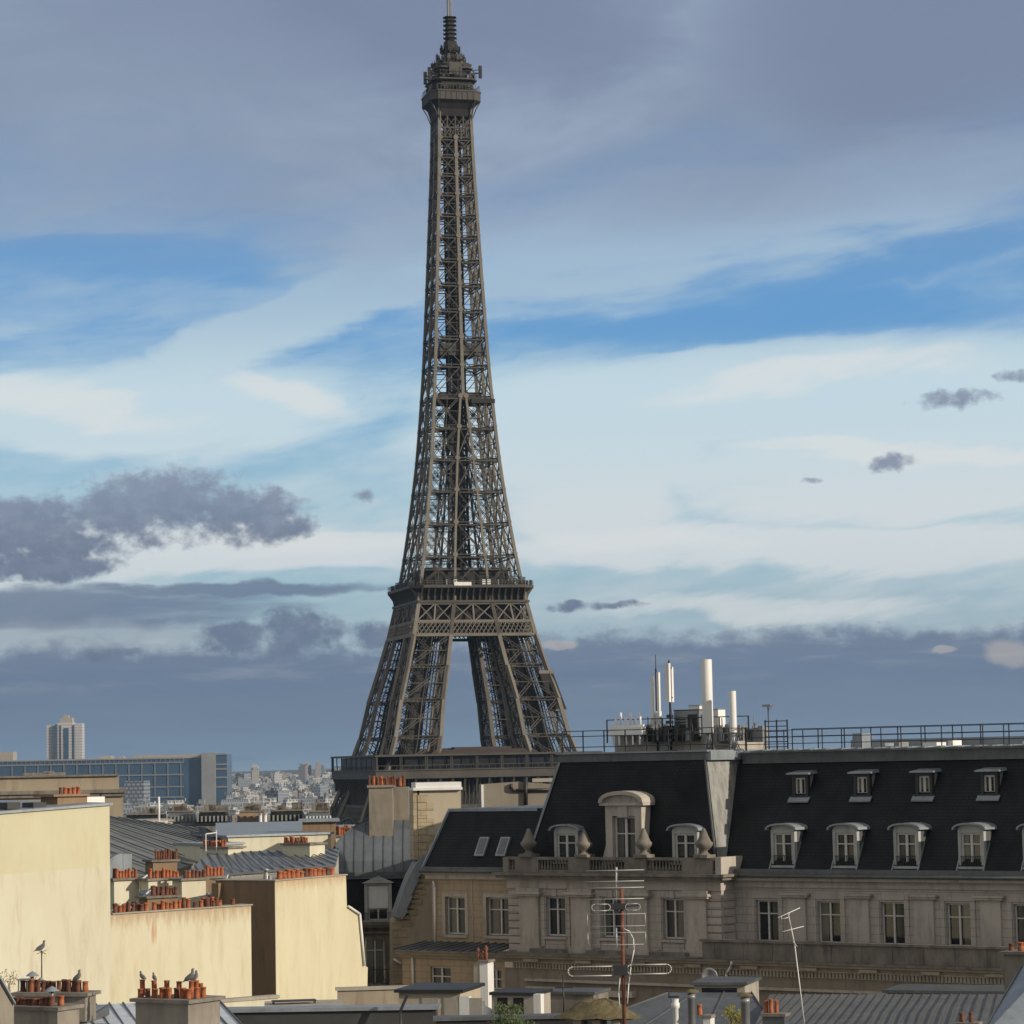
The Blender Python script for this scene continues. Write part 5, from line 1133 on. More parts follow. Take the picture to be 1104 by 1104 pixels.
stack('small dark stack half hidden between the chimney rows', 159, 968, 192, 980, 129, 40, .7, BROWN, [(163, 192, 6, .35)], (8, 11), .6)
stack('white stack with short red pots on the seamed zinc roof, left one of two', 219, 915, 246, 930, 158, -35, 1.3, CREAM, [(219, 244, 9, .5)], (6, 8), .1, wpx=2.6)
stack('white stack with short red pots on the seamed zinc roof, right one of two', 305, 911, 334, 926, 156, -35, 1.3, CREAM, [(306, 332, 9, .5)], (6, 8), .1, wpx=2.6)
stack('low stack with a dense double row of red pots, beside the curved zinc roof', 362, 902, 386, 912, 190, 0, 1.3, CREAM, [(362, 386, 9, .3), (363, 387, 9, .9)], (7, 11), .2, wpx=3.)
for label, px, py, Y, s in (('round grey ventilation drum on the greenish roof beside the cream wall', 131, 928, 140, 1.),):
    p = at(px, py, Y); e = empty('roof_ventilator', (p.x, p.y, p.z - .8), R(20), label, 'ventilator'); b = MB()
    A = [(.9 * math.cos(math.pi - math.pi / 2 * i / 8), .25 + .9 * math.sin(math.pi / 2 * i / 8)) for i in range(9)] + [(0, -.1), (-.9, -.1)]; b.prism(A, -.3, .3); b.build('hood', ZINC, e); b = MB(); b.box(.02, .45, -.28, .28, .1, 1.12); b.build('duct', ZINC, e)
b = MB(); p = at(222, 900, 157)
e = empty('roof_guardrail', (p.x, p.y, p.z - .9), 0, 'white tubular guard frame above the left white stack', 'railing')
b.bar((0, 0, 0), (0, 0, .95), .05); b.bar((0, 0, .95), (.55, .3, 1.0), .05); b.bar((.55, .3, 0), (.55, .3, 1.15), .05); b.build('frame', WHITE, e)
# dark gabled roof and its low neighbours
roof_thing('dark_gable_house', 'dark triangular gable roof behind the left white stack', [(222, 912, 168), (258, 915, 166), (222, 893, 172), (214, 891, 174)], 4, BLACKM)

# ------------------------------------------------------------------ row of mansard houses down by the river
def row_house(label, px0, px1, py0, Y, deg, mt, nwin, wm=WHITE, seed=0):
    f = Frame(px0, py0, Y, deg, 5); e = f.thing('mansard_house', label, 'building'); c = f.L(px1, py0)[0]; zt = f.L(px0, py0)[1]
    hz = Y / FPX
    b = MB(); b.hexa([(0, 0, zt - 14 * hz), (c, 0, zt - 14 * hz), (c, 12, zt - 14 * hz), (0, 12, zt - 14 * hz)], [(.6, 1.2, zt), (c - .6, 1.2, zt), (c - .6, 10, zt), (.6, 10, zt)]); f.put(b, 'roof', mt, e)
    b = MB(); b.box(0, c, .2, 12, 5, zt - 14 * hz); f.put(b, 'wall', STONE_D, e)
    b = MB(); rr = random.Random(seed)
    for i in range(6): x = rr.uniform(1, c - 2); b.box(x, x + rr.uniform(.6, 2), 3, 4, zt - .2, zt + rr.uniform(.6, 1.6))
    b.box(0.5, c - .5, 1.0, 10.2, zt, zt + .2); f.put(b, 'chimney', STONE_D, e)
    for i in range(nwin):
        x = c * (i + .5) / nwin; b = MB(); b.box(x - c / nwin * .22, x + c / nwin * .22, -.1, .8, zt - 10 * hz, zt - 4 * hz); f.put(b, 'window', wm, e)
WGREY = mat('pale_grey_window', (.2, .205, .2), (.3, .3, .29), 1, .3)  # distant windows in an even pale grey
row_house('dark mansard row with pale windows, left one by the river trees', 178, 211, 876, 520, 3, ZINC_D, 8, WGREY, 1)
row_house('dark mansard row, middle one, with grey windows', 211, 246, 876, 515, 3, SLATE, 8, WGREY, 2)
row_house('brown-black mansard house with two white flues in front of it', 254, 288, 876, 470, 3, BROWN, 5, BLACKM, 3)
row_house('dark mansard row with small grey windows left of the white-railed one', 288, 329, 875, 480, 3, SLATE, 9, WGREY, 4)
row_house('mansard house with a white-railed top storey, next to the tower foot', 329, 358, 876, 470, 3, ZINC_D, 8, WHITE, 5)
row_house('low dark roof beyond the greenish zinc roof', 133, 178, 879, 540, 3, SLATE, 6, BLACKM, 6)
for px, lab in ((281, 'left of two white flue pipes before the brown mansard house'), (286, 'right of two white flue pipes before the brown mansard house')):
    p = at(px, 892, 300); e = empty('flue_pipe', (p.x, p.y, p.z - 1.5), 0, lab, 'flue', 'white flue pipes'); b = MB(); b.lathe(0, 0, [(.18, 0), (.18, 2.8)], 10); b.build('pipe', WHITE, e); b = MB(); b.lathe(0, 0, [(.24, 2.8), (.24, 2.95), (.02, 3.02)], 10); b.build('cap', GREYM, e)
block('flat_roof_house', 'flat grey roof with scattered vents, in front of the mansard rows', 'building', 236, 897, 352, 906, 240, 6, 40, CONC, base=20, cap=.3)
block('flat_roof_house', 'dark-walled house between the mansard rows and the curved zinc roof', 'building', 326, 886, 362, 915, 215, 4, 8, BROWN, base=20, cap=.3)
block('flat_roof_house', 'buff wall under the row of red pots at the foot of the tower', 'building', 352, 893, 395, 915, 225, 4, 8, BEIGE, base=20, cap=.3)

# ------------------------------------------------------------------ far landmarks
GY = 2800.; gs = GY / 960; f = Frame(5, 818, GY, 0, 0); GBd = f.thing('glass_office_block', 'very long low office block with blue glass front and a pale concrete end', 'building')
k = lambda px, py=830: f.L(px, py)[0]
zz = lambda py: EYE + (829 - py) * GY / FPX
b = MB(); b.box(k(-60), k(218), 0, 50, 0, zz(816.5)); f.put(b, 'glass_front', BLUEG, GBd)
b = MB(); b.box(k(218), k(233), -7, 50, 0, zz(811.5)); CONC_G = mat('cool_concrete', (.2, .21, .215), (.27, .28, .285), .05, .85); f.put(b, 'end_tower', CONC_G, GBd)
b = MB(); b.box(k(233.2), k(245), -3, 45, 0, zz(813)); f.put(b, 'glass_front', BLUEG, GBd)
b = MB()
for py in (816.5, 821, 834, 847, 858): b.box(k(-60), k(198), -1, 0, zz(py) - .6, zz(py) + .6)
for px in range(-57, 199, 14): b.box(k(px) - .4, k(px) + .4, -.8, -.0, zz(834), zz(821)); b.box(k(px) - .4, k(px) + .4, -.8, 0, zz(858), zz(834.5))
for py in (813, 824, 829, 838, 848): b.box(k(233.2), k(245), -4, -3.0, zz(py) - .8, zz(py) + .8)
for px in range(-57, 199, 5): b.box(k(px) - .2, k(px) + .2, -.5, 0, zz(821), zz(816.5))
f.put(b, 'facade_grid', GREYM, GBd)
b = MB(); b.box(k(-60), k(218), 2, 16, zz(816.5), zz(815.4)); b.box(k(105), k(117), 15, 40, zz(815.4), zz(812.5)); b.box(k(125), k(130), 18, 36, zz(815.4), zz(813.5)); b.box(k(140), k(218), 18, 36, zz(815.4), zz(812.6)); f.put(b, 'roof_plant', CONC, GBd)
f = Frame(50, 800, 3300, 0, 0); T = f.thing('tower_block', 'lone pale high-rise with vertical ribs standing over the glass office block', 'tower block'); s = 3300 / FPX
zz3 = lambda py: EYE + (832 - py) * s
b = MB(); b.box(0, 12 * s, 2, 22, 0, zz3(781)); b.box(12 * s, 28 * s, 0, 24, 0, zz3(779)); b.box(28 * s, 38 * s, 3, 22, 0, zz3(780)); f.put(b, 'wall', mat('pale_tower_wall', (.42, .41, .41), (.5, .49, .48), .05, .8, brick=(60., 3.2, .5, (.3, .3, .31))), T)
b = MB()
for x0, x1 in ((7, 9.5), (14.5, 16), (19, 24), (28.5, 30)): b.box(x0 * s, x1 * s, -.8, 1.9 if x0 < 10 or x0 > 28 else -.1, 2, zz3(782 if x0 != 19 else 785))
f.put(b, 'window_strip', BLUEG, T)
b = MB(); b.box(14 * s, 27 * s, 5, 20, zz3(779), zz3(774)); b.box(17 * s, 23 * s, 7, 16, zz3(774), zz3(771)); b.bar((19 * s, 10, zz3(771)), (19 * s, 10, zz3(769)), 1); f.put(b, 'roof_plant', CONC, T)
block('office_slab', 'grey office slab cut by the left edge of the photo, above the glass block', 'building', -40, 811, 14, 819, 3100, 0, 25, CONC, base=3)
block('office_slab', 'small blue-grey office slab in front of the right half of the glass block', 'building', 134, 842, 155, 856, 2400, -8, 20, mat('slab_wall', (.24, .26, .29), (.32, .34, .37), .1, .7, brick=(4, 3.2, .9, (.1, .12, .15))), base=3)

# ------------------------------------------------------------------ the distant city
def citymat(nm, c, c2, win, bw=2.6, bh=3.0, ms=.85):
    return mat(nm, win, tuple(x * 1.4 for x in win), .3, .7, brick=(bw, bh, ms, c))
CW = [citymat('city_wall_pale', (.34, .32, .29), 0, (.10, .11, .12)), citymat('city_wall_buff', (.27, .23, .185), 0, (.08, .085, .09)), citymat('city_wall_grey', (.19, .19, .19), 0, (.07, .075, .085)), citymat('city_wall_white', (.5, .49, .47), 0, (.14, .15, .17), 5, 3, .9), citymat('city_wall_brown', (.22, .17, .13), 0, (.06, .06, .065)), citymat('city_wall_slab', (.25, .27, .29), 0, (.09, .11, .14), 2.4, 3, .5)]
CR = [ZINC, ZINC_D, CONC, SLATE]
def city_geo(b, kind, L_, D_, H, rs, wm=0, rm=1):
    """kind 0,1,4: mansard houses; 2,3,5: flat blocks"""
    b.box(-L_ / 2, L_ / 2, -D_ / 2, D_ / 2, 0, H, wm)
    if kind in (0, 1, 4):
        b.hexa([(-L_ / 2 - .2, -D_ / 2 - .2, H), (L_ / 2 + .2, -D_ / 2 - .2, H), (L_ / 2 + .2, D_ / 2 + .2, H), (-L_ / 2 - .2, D_ / 2 + .2, H)], [(-L_ / 2 + 1, -D_ / 2 + 2, H + 3.6), (L_ / 2 - 1, -D_ / 2 + 2, H + 3.6), (L_ / 2 - 1, D_ / 2 - 2, H + 3.6), (-L_ / 2 + 1, D_ / 2 - 2, H + 3.6)], rm)
        for s_ in (-1, 1): b.box(s_ * L_ / 2 - .5, s_ * L_ / 2 + .5, -D_ * .3, D_ * .3, H, H + 5, wm)
    else:
        b.box(-L_ / 2 + 1, L_ / 2 - 1, -D_ / 2 + 1, D_ / 2 - 1, H, H + .5, rm)
        x = rs.uniform(-L_ * .3, L_ * .2); b.box(x, x + L_ * .25, -D_ * .2, D_ * .25, H + .5, H + 3.2, wm)
        if kind == 3: b.box(-L_ / 2 + 2, L_ / 2 - 4, -D_ / 2 + 3, D_ / 2 - 1, H + .5, H + 3.4, wm)
    for i in range(3): x = rs.uniform(-L_ * .4, L_ * .4); y = rs.uniform(-D_ * .3, D_ * .3); b.box(x, x + 1., y, y + 1.6, H + 2, H + 5.2, rs.choice((wm, rm)))
KL = ['small pale apartment house with a zinc roof among the far rooftops left of the tower', 'buff apartment house with a mansard roof among the far rooftops left of the tower', 'grey flat-roofed block among the far rooftops left of the tower', 'white terraced block among the far rooftops left of the tower', 'brown apartment house with chimneys among the far rooftops left of the tower', 'bluish slab of flats among the far rooftops left of the tower']
KG = ['pale houses of the distant city', 'buff houses of the distant city', 'grey blocks of the distant city', 'white blocks of the distant city', 'brown houses of the distant city', 'slabs of the distant city']
rs = random.Random(11); protos = []
for kd in range(6):
    for v in range(2):
        b = MB(); L_ = (20, 22, 26, 28, 18, 34)[kd] * rs.uniform(.8, 1.2); H = (19, 21, 24, 26, 20, 29)[kd]; city_geo(b, kd, L_, 13, H, rs)
        o = b.build('city_house', [CW[kd], rs.choice(CR[:3])]); protos.append((kd, o.data)); bpy.data.objects.remove(o)
placed = []
Y = 1850.
while Y < 7200:
    step = 26 + (Y - 1850) * .012; u0, u1 = -.215, -.035 if Y < 4200 else .03
    x = u0 * Y
    while x < u1 * Y:
        wdt = rs.uniform(13, 30)
        if rs.random() < .86 and not (2760 < Y < 2900 and x < -.09 * Y): placed.append((x + wdt / 2, Y + rs.uniform(-10, 10), wdt))
        x += wdt + rs.choice((0, 2, 8, 16))
    Y += step
n_obj = 0; far = MB()
wts = [0, 0, 0, 1, 1, 2, 2, 3, 3, 4, 5]
seen = [p for p in placed if -.19 < p[0] / p[1] < -.062]
keep = set(id(p) for p in seen[:270])
for p in placed:
    x, y, wd = p; kd = rs.choice(wts); rz = rs.choice((0, 1.57)) + rs.gauss(.25, .25)
    if id(p) in keep:
        k_, me = rs.choice([q_ for q_ in protos if q_[0] == kd]); o = bpy.data.objects.new('city_house', me); COL.objects.link(o)
        hs = rs.uniform(.65, 1.25); o.location = (x, y, gz(x, y) - .5); o.rotation_euler = (0, 0, rz); o.scale = (wd / 26, 1, hs)
        tag(o, KL[kd], 'building', KG[kd])
    else:
        b = MB(); H = (19, 21, 24, 26, 20, 32)[kd] * rs.uniform(.7, 1.3)
        if y > 4500 and rs.random() < .04: H = rs.uniform(45, 62)
        city_geo(b, kd, wd, 13, H, rs, kd, 6 + rs.randrange(3)); cz, sz = math.cos(rz), math.sin(rz); g0 = gz(x, y) - .5; n = len(far.v)
        far.v += [(x + a * cz - c * sz, y + a * sz + c * cz, z + g0) for a, c, z in b.v]; far.f += [tuple(i + n for i in f_) for f_ in b.f]; far.m += b.m; far.s += b.s
o = far.build('far_city', CW + CR[:3]); o['kind'] = 'stuff'
print('city objects', len(keep), 'rest', len(placed) - len(keep))
# trees between the far houses
b = MB(); rs = random.Random(21)
cl = [(-.1, 1800, 60, 26), (-.088, 1810, 55, 24), (-.13, 1790, 40, 20), (-.062, 1780, 30, 22), (-.155, 1800, 50, 18), (-.07, 2300, 60, 24), (-.085, 2600, 60, 26), (-.11, 2600, 80, 22)]
for u, y, sp, n in cl:
    for i in range(n):
        x0, y0 = u * y + rs.gauss(0, sp * .5), y + rs.gauss(0, 15); h = rs.uniform(9, 17); r = h * .35; z0 = gz(x0, y0); b.tube((x0, y0, z0), (x0, y0, z0 + h * .6), .35, .2, 5, 1)
        for j in range(46):
            a, e_, rr = rs.random() * 6.28, rs.uniform(-1, 1), r * rs.random() ** .4; s_ = rs.uniform(.7, 1.5)
            c = Vector((x0 + rr * math.cos(a) * math.sqrt(1 - e_ * e_), y0 + rr * math.sin(a) * math.sqrt(1 - e_ * e_), z0 + h * .68 + rr * e_ * 1.05)); t = Vector((rs.gauss(0, 1), rs.gauss(0, 1), rs.gauss(0, 1))).normalized(); v_ = t.orthogonal().normalized(); b.face([c + t * s_, c + v_ * s_, c - t * s_, c - v_ * s_], 0)
o = b.build('distant_trees', [mat('far_tree_leaf', (.03, .04, .018), (.06, .07, .035), .2, .9), BROWN], recalc=False); o['kind'] = 'stuff'

# ------------------------------------------------------------------ nearest roofs, bottom left
roof_thing('zinc_roof_house', 'nearest pale zinc roof at the bottom left, under the pigeons and chimneys', [(-40, 1180, 74), (330, 1180, 74), (236, 1079, 88), (-60, 1087, 88)], 20, mat('zinc_glare', (.66, .67, .68), (.80, .81, .82), .9, .4, .3, stain=(.24, .25, .26), stain_amt=.5), wall_z=30)  # sun glare put into a very pale zinc colour
p = at(90, 1086, 85.5); e = empty('roof_hatch', (p.x, p.y, p.z - .25), R(-20), 'raised glazed roof hatch on the pale zinc roof', 'hatch')
b = MB(); b.hexa([(-.5, -.9, -.25), (.6, -.9, -.25), (.6, .5, 0), (-.5, .5, 0)], [(-.5, -.9, 0), (.6, -.9, 0), (.6, .5, .28), (-.5, .5, .28)]); b.build('frame', ZINC_D, e); b = MB(); b.hexa([(-.4, -.8, .025), (.5, -.8, .025), (.5, .4, .265), (-.4, .4, .265)], [(-.4, -.8, .035), (.5, -.8, .035), (.5, .4, .275), (-.4, .4, .275)]); b.build('pane', ZINC, e)
SOOTW = mat('sooty_render', (.17, .15, .125), (.26, .23, .185), 1.2, .95, bump=.2, stain=(.08, .07, .06), stain_amt=.8, streak=2)
f, e, c, zt = stack('broad sooty stack with tall orange pots and four pigeons, right nearest stack', 146, 1081, 203, 1130, 82, -32, 1.45, SOOTW, [(148, 202, 7, .35)], (10, 12), .3, cap=.12, wpx=5.8)
def bigpot(f, e, px, ytop, d, kind, r, zt): s_, z2 = f.L(px, ytop, d); h = z2 - zt; hh = (.42, .6, .5, .34, .8)[kind]; pot(e, s_, d, zt - f.base, kind, r / .14, h / hh / (r / .14)); return f.o + f.a * s_ + f.n * d, z2
perch = []
for px, yt, d in ((153.5, 1056, .75), (166.5, 1057, .75), (179.5, 1057, .75), (193, 1058, .75), (206, 1057.5, .8), (211.5, 1057, 1.1), (216, 1060, 1.2), (219, 1064, .9), (212, 1064.5, .5), (203, 1066, .35)):
    o_, z2 = bigpot(f, e, px, yt, d, 4, .092, zt + .1); perch.append((o_, z2))
f2, e2, c2, zt2_ = stack('front sooty stack of the left pair, with one bright orange pot at its end', 9, 1089, 62, 1130, 80, -28, 1.0, SOOTW, [(12, 58, 10, .35)], (8, 11), 1., cap=.1, wpx=6)
bigpot(f2, e2, 65.5, 1073.5, .5, 1, .095, zt2_ + .1)
f3, e3, c3, zt3 = stack('long rear sooty stack of the left pair, covered with dark pots', 16, 1074, 92, 1090, 84, -14, .8, SOOTW, [(22, 88, 12, .4)], (11, 14), 1., cap=.12, wpx=6)
o_, z3 = bigpot(f3, e3, 92, 1058, .35, 1, .095, zt3 + .1); bigpot(f3, e3, 34, 1055.5, .3, 1, .1, zt3 + .1); oP, zP = bigpot(f3, e3, 84.5, 1057, .35, 3, .1, zt3 + .1)
def cowl(label, px, py, Y, r, h):
    p = at(px, py, Y); e = empty('chimney_cowl', (p.x, p.y, p.z - h), 0, label, 'cowl', None); b = MB(); b.lathe(0, 0, [(r, h - .14), (r * .55, h - .06), (.01, h)], 12); b.build('hood', ZINC, e)
    b = MB(); b.tube((0, 0, 0), (0, 0, h - .16), .05, n=8)
    for k_ in range(3): b.bar((.06 * math.cos(k_ * 2.1), .06 * math.sin(k_ * 2.1), h * .5), (r * .7 * math.cos(k_ * 2.1), r * .7 * math.sin(k_ * 2.1), h - .1), .015)
    b.build('stem', GREYM, e)
cowl('grey conical cowl on the front sooty stack', 56, 1063, 80.5, .22, .5); cowl('grey cowl with a wide hood on the rear sooty stack', 35, 1047, 84.3, .2, .55); cowl('flat grey cowl just left of the tall thin aerial', 44, 1053.5, 84.4, .14, .3)
b = MB(); p = at(26, 1055, 84.3); e = empty('pot_cover', (p.x, p.y, p.z - .42), R(-14), 'flat metal cover on posts over the leftmost dark pot', 'cover'); b.box(-.17, .2, -.2, .2, .38, .41); b.build('plate', ZINC, e); b = MB()
for x in (-.13, .15): b.bar((x, -.1, 0), (x, -.1, .38), .03)
b.build('post', GREYM, e)
# pigeons
def pigeon(label, pos, yaw, k=1., lean=0.):
    b = MB(); spine = [(-.20, .035, .012), (-.15, .05, .028), (-.08, .07, .052), (0, .085, .066), (.06, .11, .06), (.095, .15, .04), (.105, .185, .03), (.115, .21, .033), (.13, .225, .026), (.15, .222, .01), (.168, .215, .003)]
    n = 10; vs = []
    for i, (x, z, r) in enumerate(spine):
        j0, j1 = spine[max(0, i - 1)], spine[min(len(spine) - 1, i + 1)]; t = Vector((j1[0] - j0[0], 0, j1[1] - j0[1])).normalized(); u = Vector((-t.z, 0, t.x))
        fl = .45 if i < 2 else 1.
        for a in range(n): an = 6.2832 * a / n; vs.append(Vector((x, 0, z)) + u * r * fl * math.sin(an) + Vector((0, 1, 0)) * r * (1.3 if i < 2 else 1.) * math.cos(an))
    b.mesh([v_ * k for v_ in vs], [(i * n + a, i * n + (a + 1) % n, (i + 1) * n + (a + 1) % n, (i + 1) * n + a) for i in range(len(spine) - 1) for a in range(n)], 0, True)
    for s_ in (-.02, .02): b.bar((.0, s_ * k, 0), (.01 * k, s_ * k, .04 * k), .006, m=1)
    o = b.build('pigeon', [BIRD, RUST]); o.location = pos; o.rotation_euler = (0, -lean, yaw); tag(o, label, 'pigeon', 'pigeons on the nearest roofs'); return o
def P3(o_, z): return (o_.x, o_.y, z)
pigeon('pigeon hunched on the leftmost pot of the broad sooty stack', P3(*perch[0]), 2.3, .95, .1)
pigeon('pigeon hunched on the second pot of the broad sooty stack', P3(*perch[1]), 2.0, .9, .05)
pigeon('larger pigeon in profile facing right on the pots at the right of the stack', P3(*perch[4]), -.1, 1.3, .35)
pigeon('smaller pigeon behind the larger one on the right-hand pots', P3(*perch[5]), .2, 1.05, .5)
pigeon('pigeon on a sooty pot near the right end of the left stack pair', P3(oP, zP), -.2, 1.15, .4)
p = at(45, 1054, 84.6); e = empty('roof_aerial', (p.x, p.y, p.z - .1), 0, 'thin aerial with crossed rods and a bird on top, bottom left', 'aerial'); h = at(45, 1025, 84.6).z - p.z + .1
b = MB(); b.tube((0, 0, 0), (0, 0, h), .018, n=6); b.build('mast', BLACKM, e); b = MB()
for a in (.4, 1.9, 2.7): b.bar((-.15 * math.cos(a), -.15 * math.sin(a), h - .09), (.15 * math.cos(a), .15 * math.sin(a), h + .02), .014)
b.build('rods', BLACKM, e); pigeon('pigeon standing on the tip of the thin aerial', (p.x, p.y, p.z - .1 + h), .15, 1.15, .25)
# small gable at the very corner with a shrub behind
f = Frame(-30, 1104, 72, 50, 30); e = f.thing('corner_gable_house', 'grey sloping gable cut by the bottom left corner', 'building'); b = MB(); b.prism(f.poly([(-40, 1120), (15, 1120), (15, 1081), (-4, 1050), (-40, 1030)]), 0, 3); f.put(b, 'wall', SOOTW, e); b = MB(); a = f.poly([(15.6, 1083), (-4, 1049), (-40, 1028)], -.05); b.hexa([(a[0][0], -.1, a[0][1]), (a[0][0], 3.1, a[0][1]), (a[1][0], 3.1, a[1][1]), (a[1][0], -.1, a[1][1])], [(a[0][0], -.1, a[0][1] + .06), (a[0][0], 3.1, a[0][1] + .06), (a[1][0], 3.1, a[1][1] + .06), (a[1][0], -.1, a[1][1] + .06)]); f.put(b, 'roof', ZINC, e)
def bush(name, label, px, py, Y, rx, rz, leafm, n, ls, cat='bush', seed=1, stemh=1.5):
    p = at(px, py, Y); rs = random.Random(seed); e = empty(name, (p.x, p.y, p.z - rz - stemh), 0, label, cat)
    b = MB(); cl = [(Vector((rs.uniform(-.75, .75) * rx, rs.uniform(-.6, .6) * rx, rs.uniform(-.8, .75) * rz)), rs.uniform(.25, .5)) for _ in range(22)]
    for i in range(n):
        c, k_ = rs.choice(cl); d_ = Vector((rs.gauss(0, 1), rs.gauss(0, 1), rs.gauss(0, 1))).normalized() * rs.random() ** .5
        c = c + Vector((d_.x * rx, d_.y * rx, d_.z * rz)) * k_ + Vector((0, 0, rz + stemh)); t = Vector((rs.gauss(0, .6), rs.gauss(0, .6), rs.gauss(.5, .6))).normalized(); v_ = t.orthogonal().normalized() * .4; s_ = ls * rs.uniform(.6, 1.3)
        b.face([c - t * s_, c + v_ * s_, c + t * s_, c - v_ * s_], 0)
    b.build('foliage', leafm, e, recalc=False); b = MB()
    for i in range(7): c, _ = cl[i]; b.tube((0, 0, 0), (c.x * .8, c.y * .8, rz + stemh + c.z), .035, .012, 5)
    b.build('stem', BROWN, e)
bush('shrub', 'sparse brownish shrub at the left edge behind the corner gable', 6, 1060, 90, .35, .5, mat('dry_leaf', (.12, .09, .035), (.2, .16, .06), 3, .8), 260, .035, seed=4)

# ------------------------------------------------------------------ bottom centre
block('yard_wall', 'low sunlit cream wall at the foot of the tall freestanding wall', 'wall', 225, 1079, 300, None, 112, 38, .4, CREAM, base=48, cap=.05, capm=CONC)
block('yard_wall', 'long brown-stained parapet under the curved zinc roof house', 'wall', 364, 1067, 452, None, 118, 6, .4, mat('stained_parapet', (.27, .225, .165), (.36, .3, .225), .8, .95, stain=(.15, .12, .09), stain_amt=.7, streak=2), base=47, cap=.08, capm=CONC)
f, e, a, c, zt, zb = block('roof_kiosk', 'grey-beige panelled rooftop kiosk with a white end wall, bottom centre', 'kiosk', 430, 1070, 496, None, 108, -14, 3, BEIGE, base=47, cap=.15, capm=BLACKM)
b = MB(); b.box(c - .03, c + .35, -.04, .3, 47, zt - .15); f.put(b, 'white_pilaster', WHITE, e); b = MB()
for i in range(3): x = .9 + i * .85; b.box(x, x + .65, -.03, .0, zt - 1., zt - .2)
f.put(b, 'wall_panel', CONC, e)
for px0, px1, lab in ((302, 324, 'dark grey metal bin on the little terrace, leftmost'), (330, 344, 'small grey metal bin on the little terrace, middle'), (350, 360, 'narrow dark box on the little terrace, rightmost')):
    f = Frame(px0, 1080, 112, 5, 51); e = f.thing('terrace_box', lab, 'box'); c = f.L(px1, 1085)[0]; zt = f.L(px0, 1079)[1]; b = MB(); b.box(0, c, 0, .6, zt - .9, zt - .3); f.put(b, 'body', ZINC_D, e); b = MB(); b.box(-.06, c + .06, -.06, .66, zt - .3, zt - .25); f.put(b, 'lid', CONC, e)
p = at(310, 1078, 111.5); e = empty('table', (p.x, p.y, p.z - .75), R(10), 'dark metal-framed table on the little terrace', 'table'); b = MB(); b.box(-.6, 1.1, -.3, .3, .7, .74); b.build('tabletop', BLACKM, e)
for x, y in ((-.55, -.25), (1.05, -.25), (1.05, .25), (-.55, .25)): b = MB(); b.bar((x, y, 0), (x, y, .7), .04); b.build('leg', BLACKM, e)
f, e, a, c, zt, zb = block('terrace_floor', 'pale deck of the little terrace behind the grey parapet', 'terrace', 285, 1090, 372, 1096, 108, 5, 5, CONC, base=45)
block('long_parapet', 'long dark parapet with a pale zinc top running across the bottom', 'wall', 232, 1090, 470, None, 100, -2.5, .8, mat('dark_parapet', (.035, .035, .035), (.06, .06, .06), .8, .8), base=45, cap=.12, capm=ZINC)
block('long_parapet', 'dark parapet continuing right of the kiosk, in front of the bush', 'wall', 470, 1099, 640, None, 98, 1, .6, BLACKM, base=45, cap=.1, capm=ZINC_D)
p = at(432, 1104, 99); e = empty('vent_pipe', (p.x, p.y, p.z - 1), 0, 'thin dark stub pole with an angled top on the long parapet', 'pipe'); b = MB(); b.tube((0, 0, 0), (0, 0, 1.5), .04); b.build('pole', BLACKM, e); b = MB(); b.bar((0, 0, 1.45), (.25, 0, 2.0), .1); b.build('angled_top', BLACKM, e)
# tall white stack with a grey side
f, e, c, zt = stack('slim white chimney stack rising in front of the left wing of the stone building', 517, 1038, 526, 1082, 122, -18, .8, WHITE, [], cap=.06)
b = MB(); b.box(-.28, -.005, .02, .75, f.base, zt - .02); f.put(b, 'grey_flue', CONC, e); b = MB()
for dx, h_ in ((.06, .45), (.2, .6), (-.15, .5)): b.lathe(dx, .3, [(.06, zt + .1), (.09, zt + .1 + h_ * .5), (.05, zt + .1 + h_ * .55), (.1, zt + h_), (.02, zt + h_ + .12)], 8)
f.put(b, 'flue_cowl', RUST, e)
p = at(521, 1090, 119); e = empty('roof_dome', (p.x, p.y, p.z - .3), 0, 'small pale dome at the foot of the slim white stack', 'dome'); b = MB(); b.lathe(0, 0, [(.62, 0), (.6, .12), (.48, .3), (.3, .42), (.1, .5), (.06, .52), (.06, .7), (.01, .72)], 16); b.build('shell', WHITE, e); b = MB(); b.lathe(0, 0, [(.68, -.1), (.68, 0)], 16); b.build('rim', GREYM, e)
block('garden_wall', 'bright white end pillar right of the round bush', 'wall', 575, 1072, 583, 1096, 116, -20, .4, WHITE, base=45)
f, e, a, c, zt, zb = block('roof_shed', 'low grey roof structure with dark openings behind the bush', 'shed', 530, 1073, 576, None, 118, -20, 2, CONC, base=46, cap=.08, capm=BLACKM)
for x in (.25, .95): b = MB(); b.box(x, x + .45, -.02, .02, zt - .75, zt - .1); f.put(b, 'opening', DARKH, e)
block('roof_shed', 'long dull grey penthouse wall below the satellite dish', 'shed', 583, 1072, 640, None, 122, -20, 2, STONE_D, base=46, cap=.08, capm=ZINC_D)
bush('round_bush', 'dense green rooftop bush left of the mossy chimney cap', 556, 1100, 95, .78, .62, LEAF, 3600, .045, seed=8)
bush('potted_shrub', 'yellow-green shrub between the metal flues, right of centre at the bottom', 795, 1094, 104, .5, .35, LEAFY, 1200, .04, seed=9)
roof_thing('grey_roof_house', 'broad plain grey mansard roof below the satellite dish', [(560, 1130, 112), (850, 1130, 112), (810, 1070, 120), (722, 1070, 120)], 3, ZINC_D, wall_z=44)
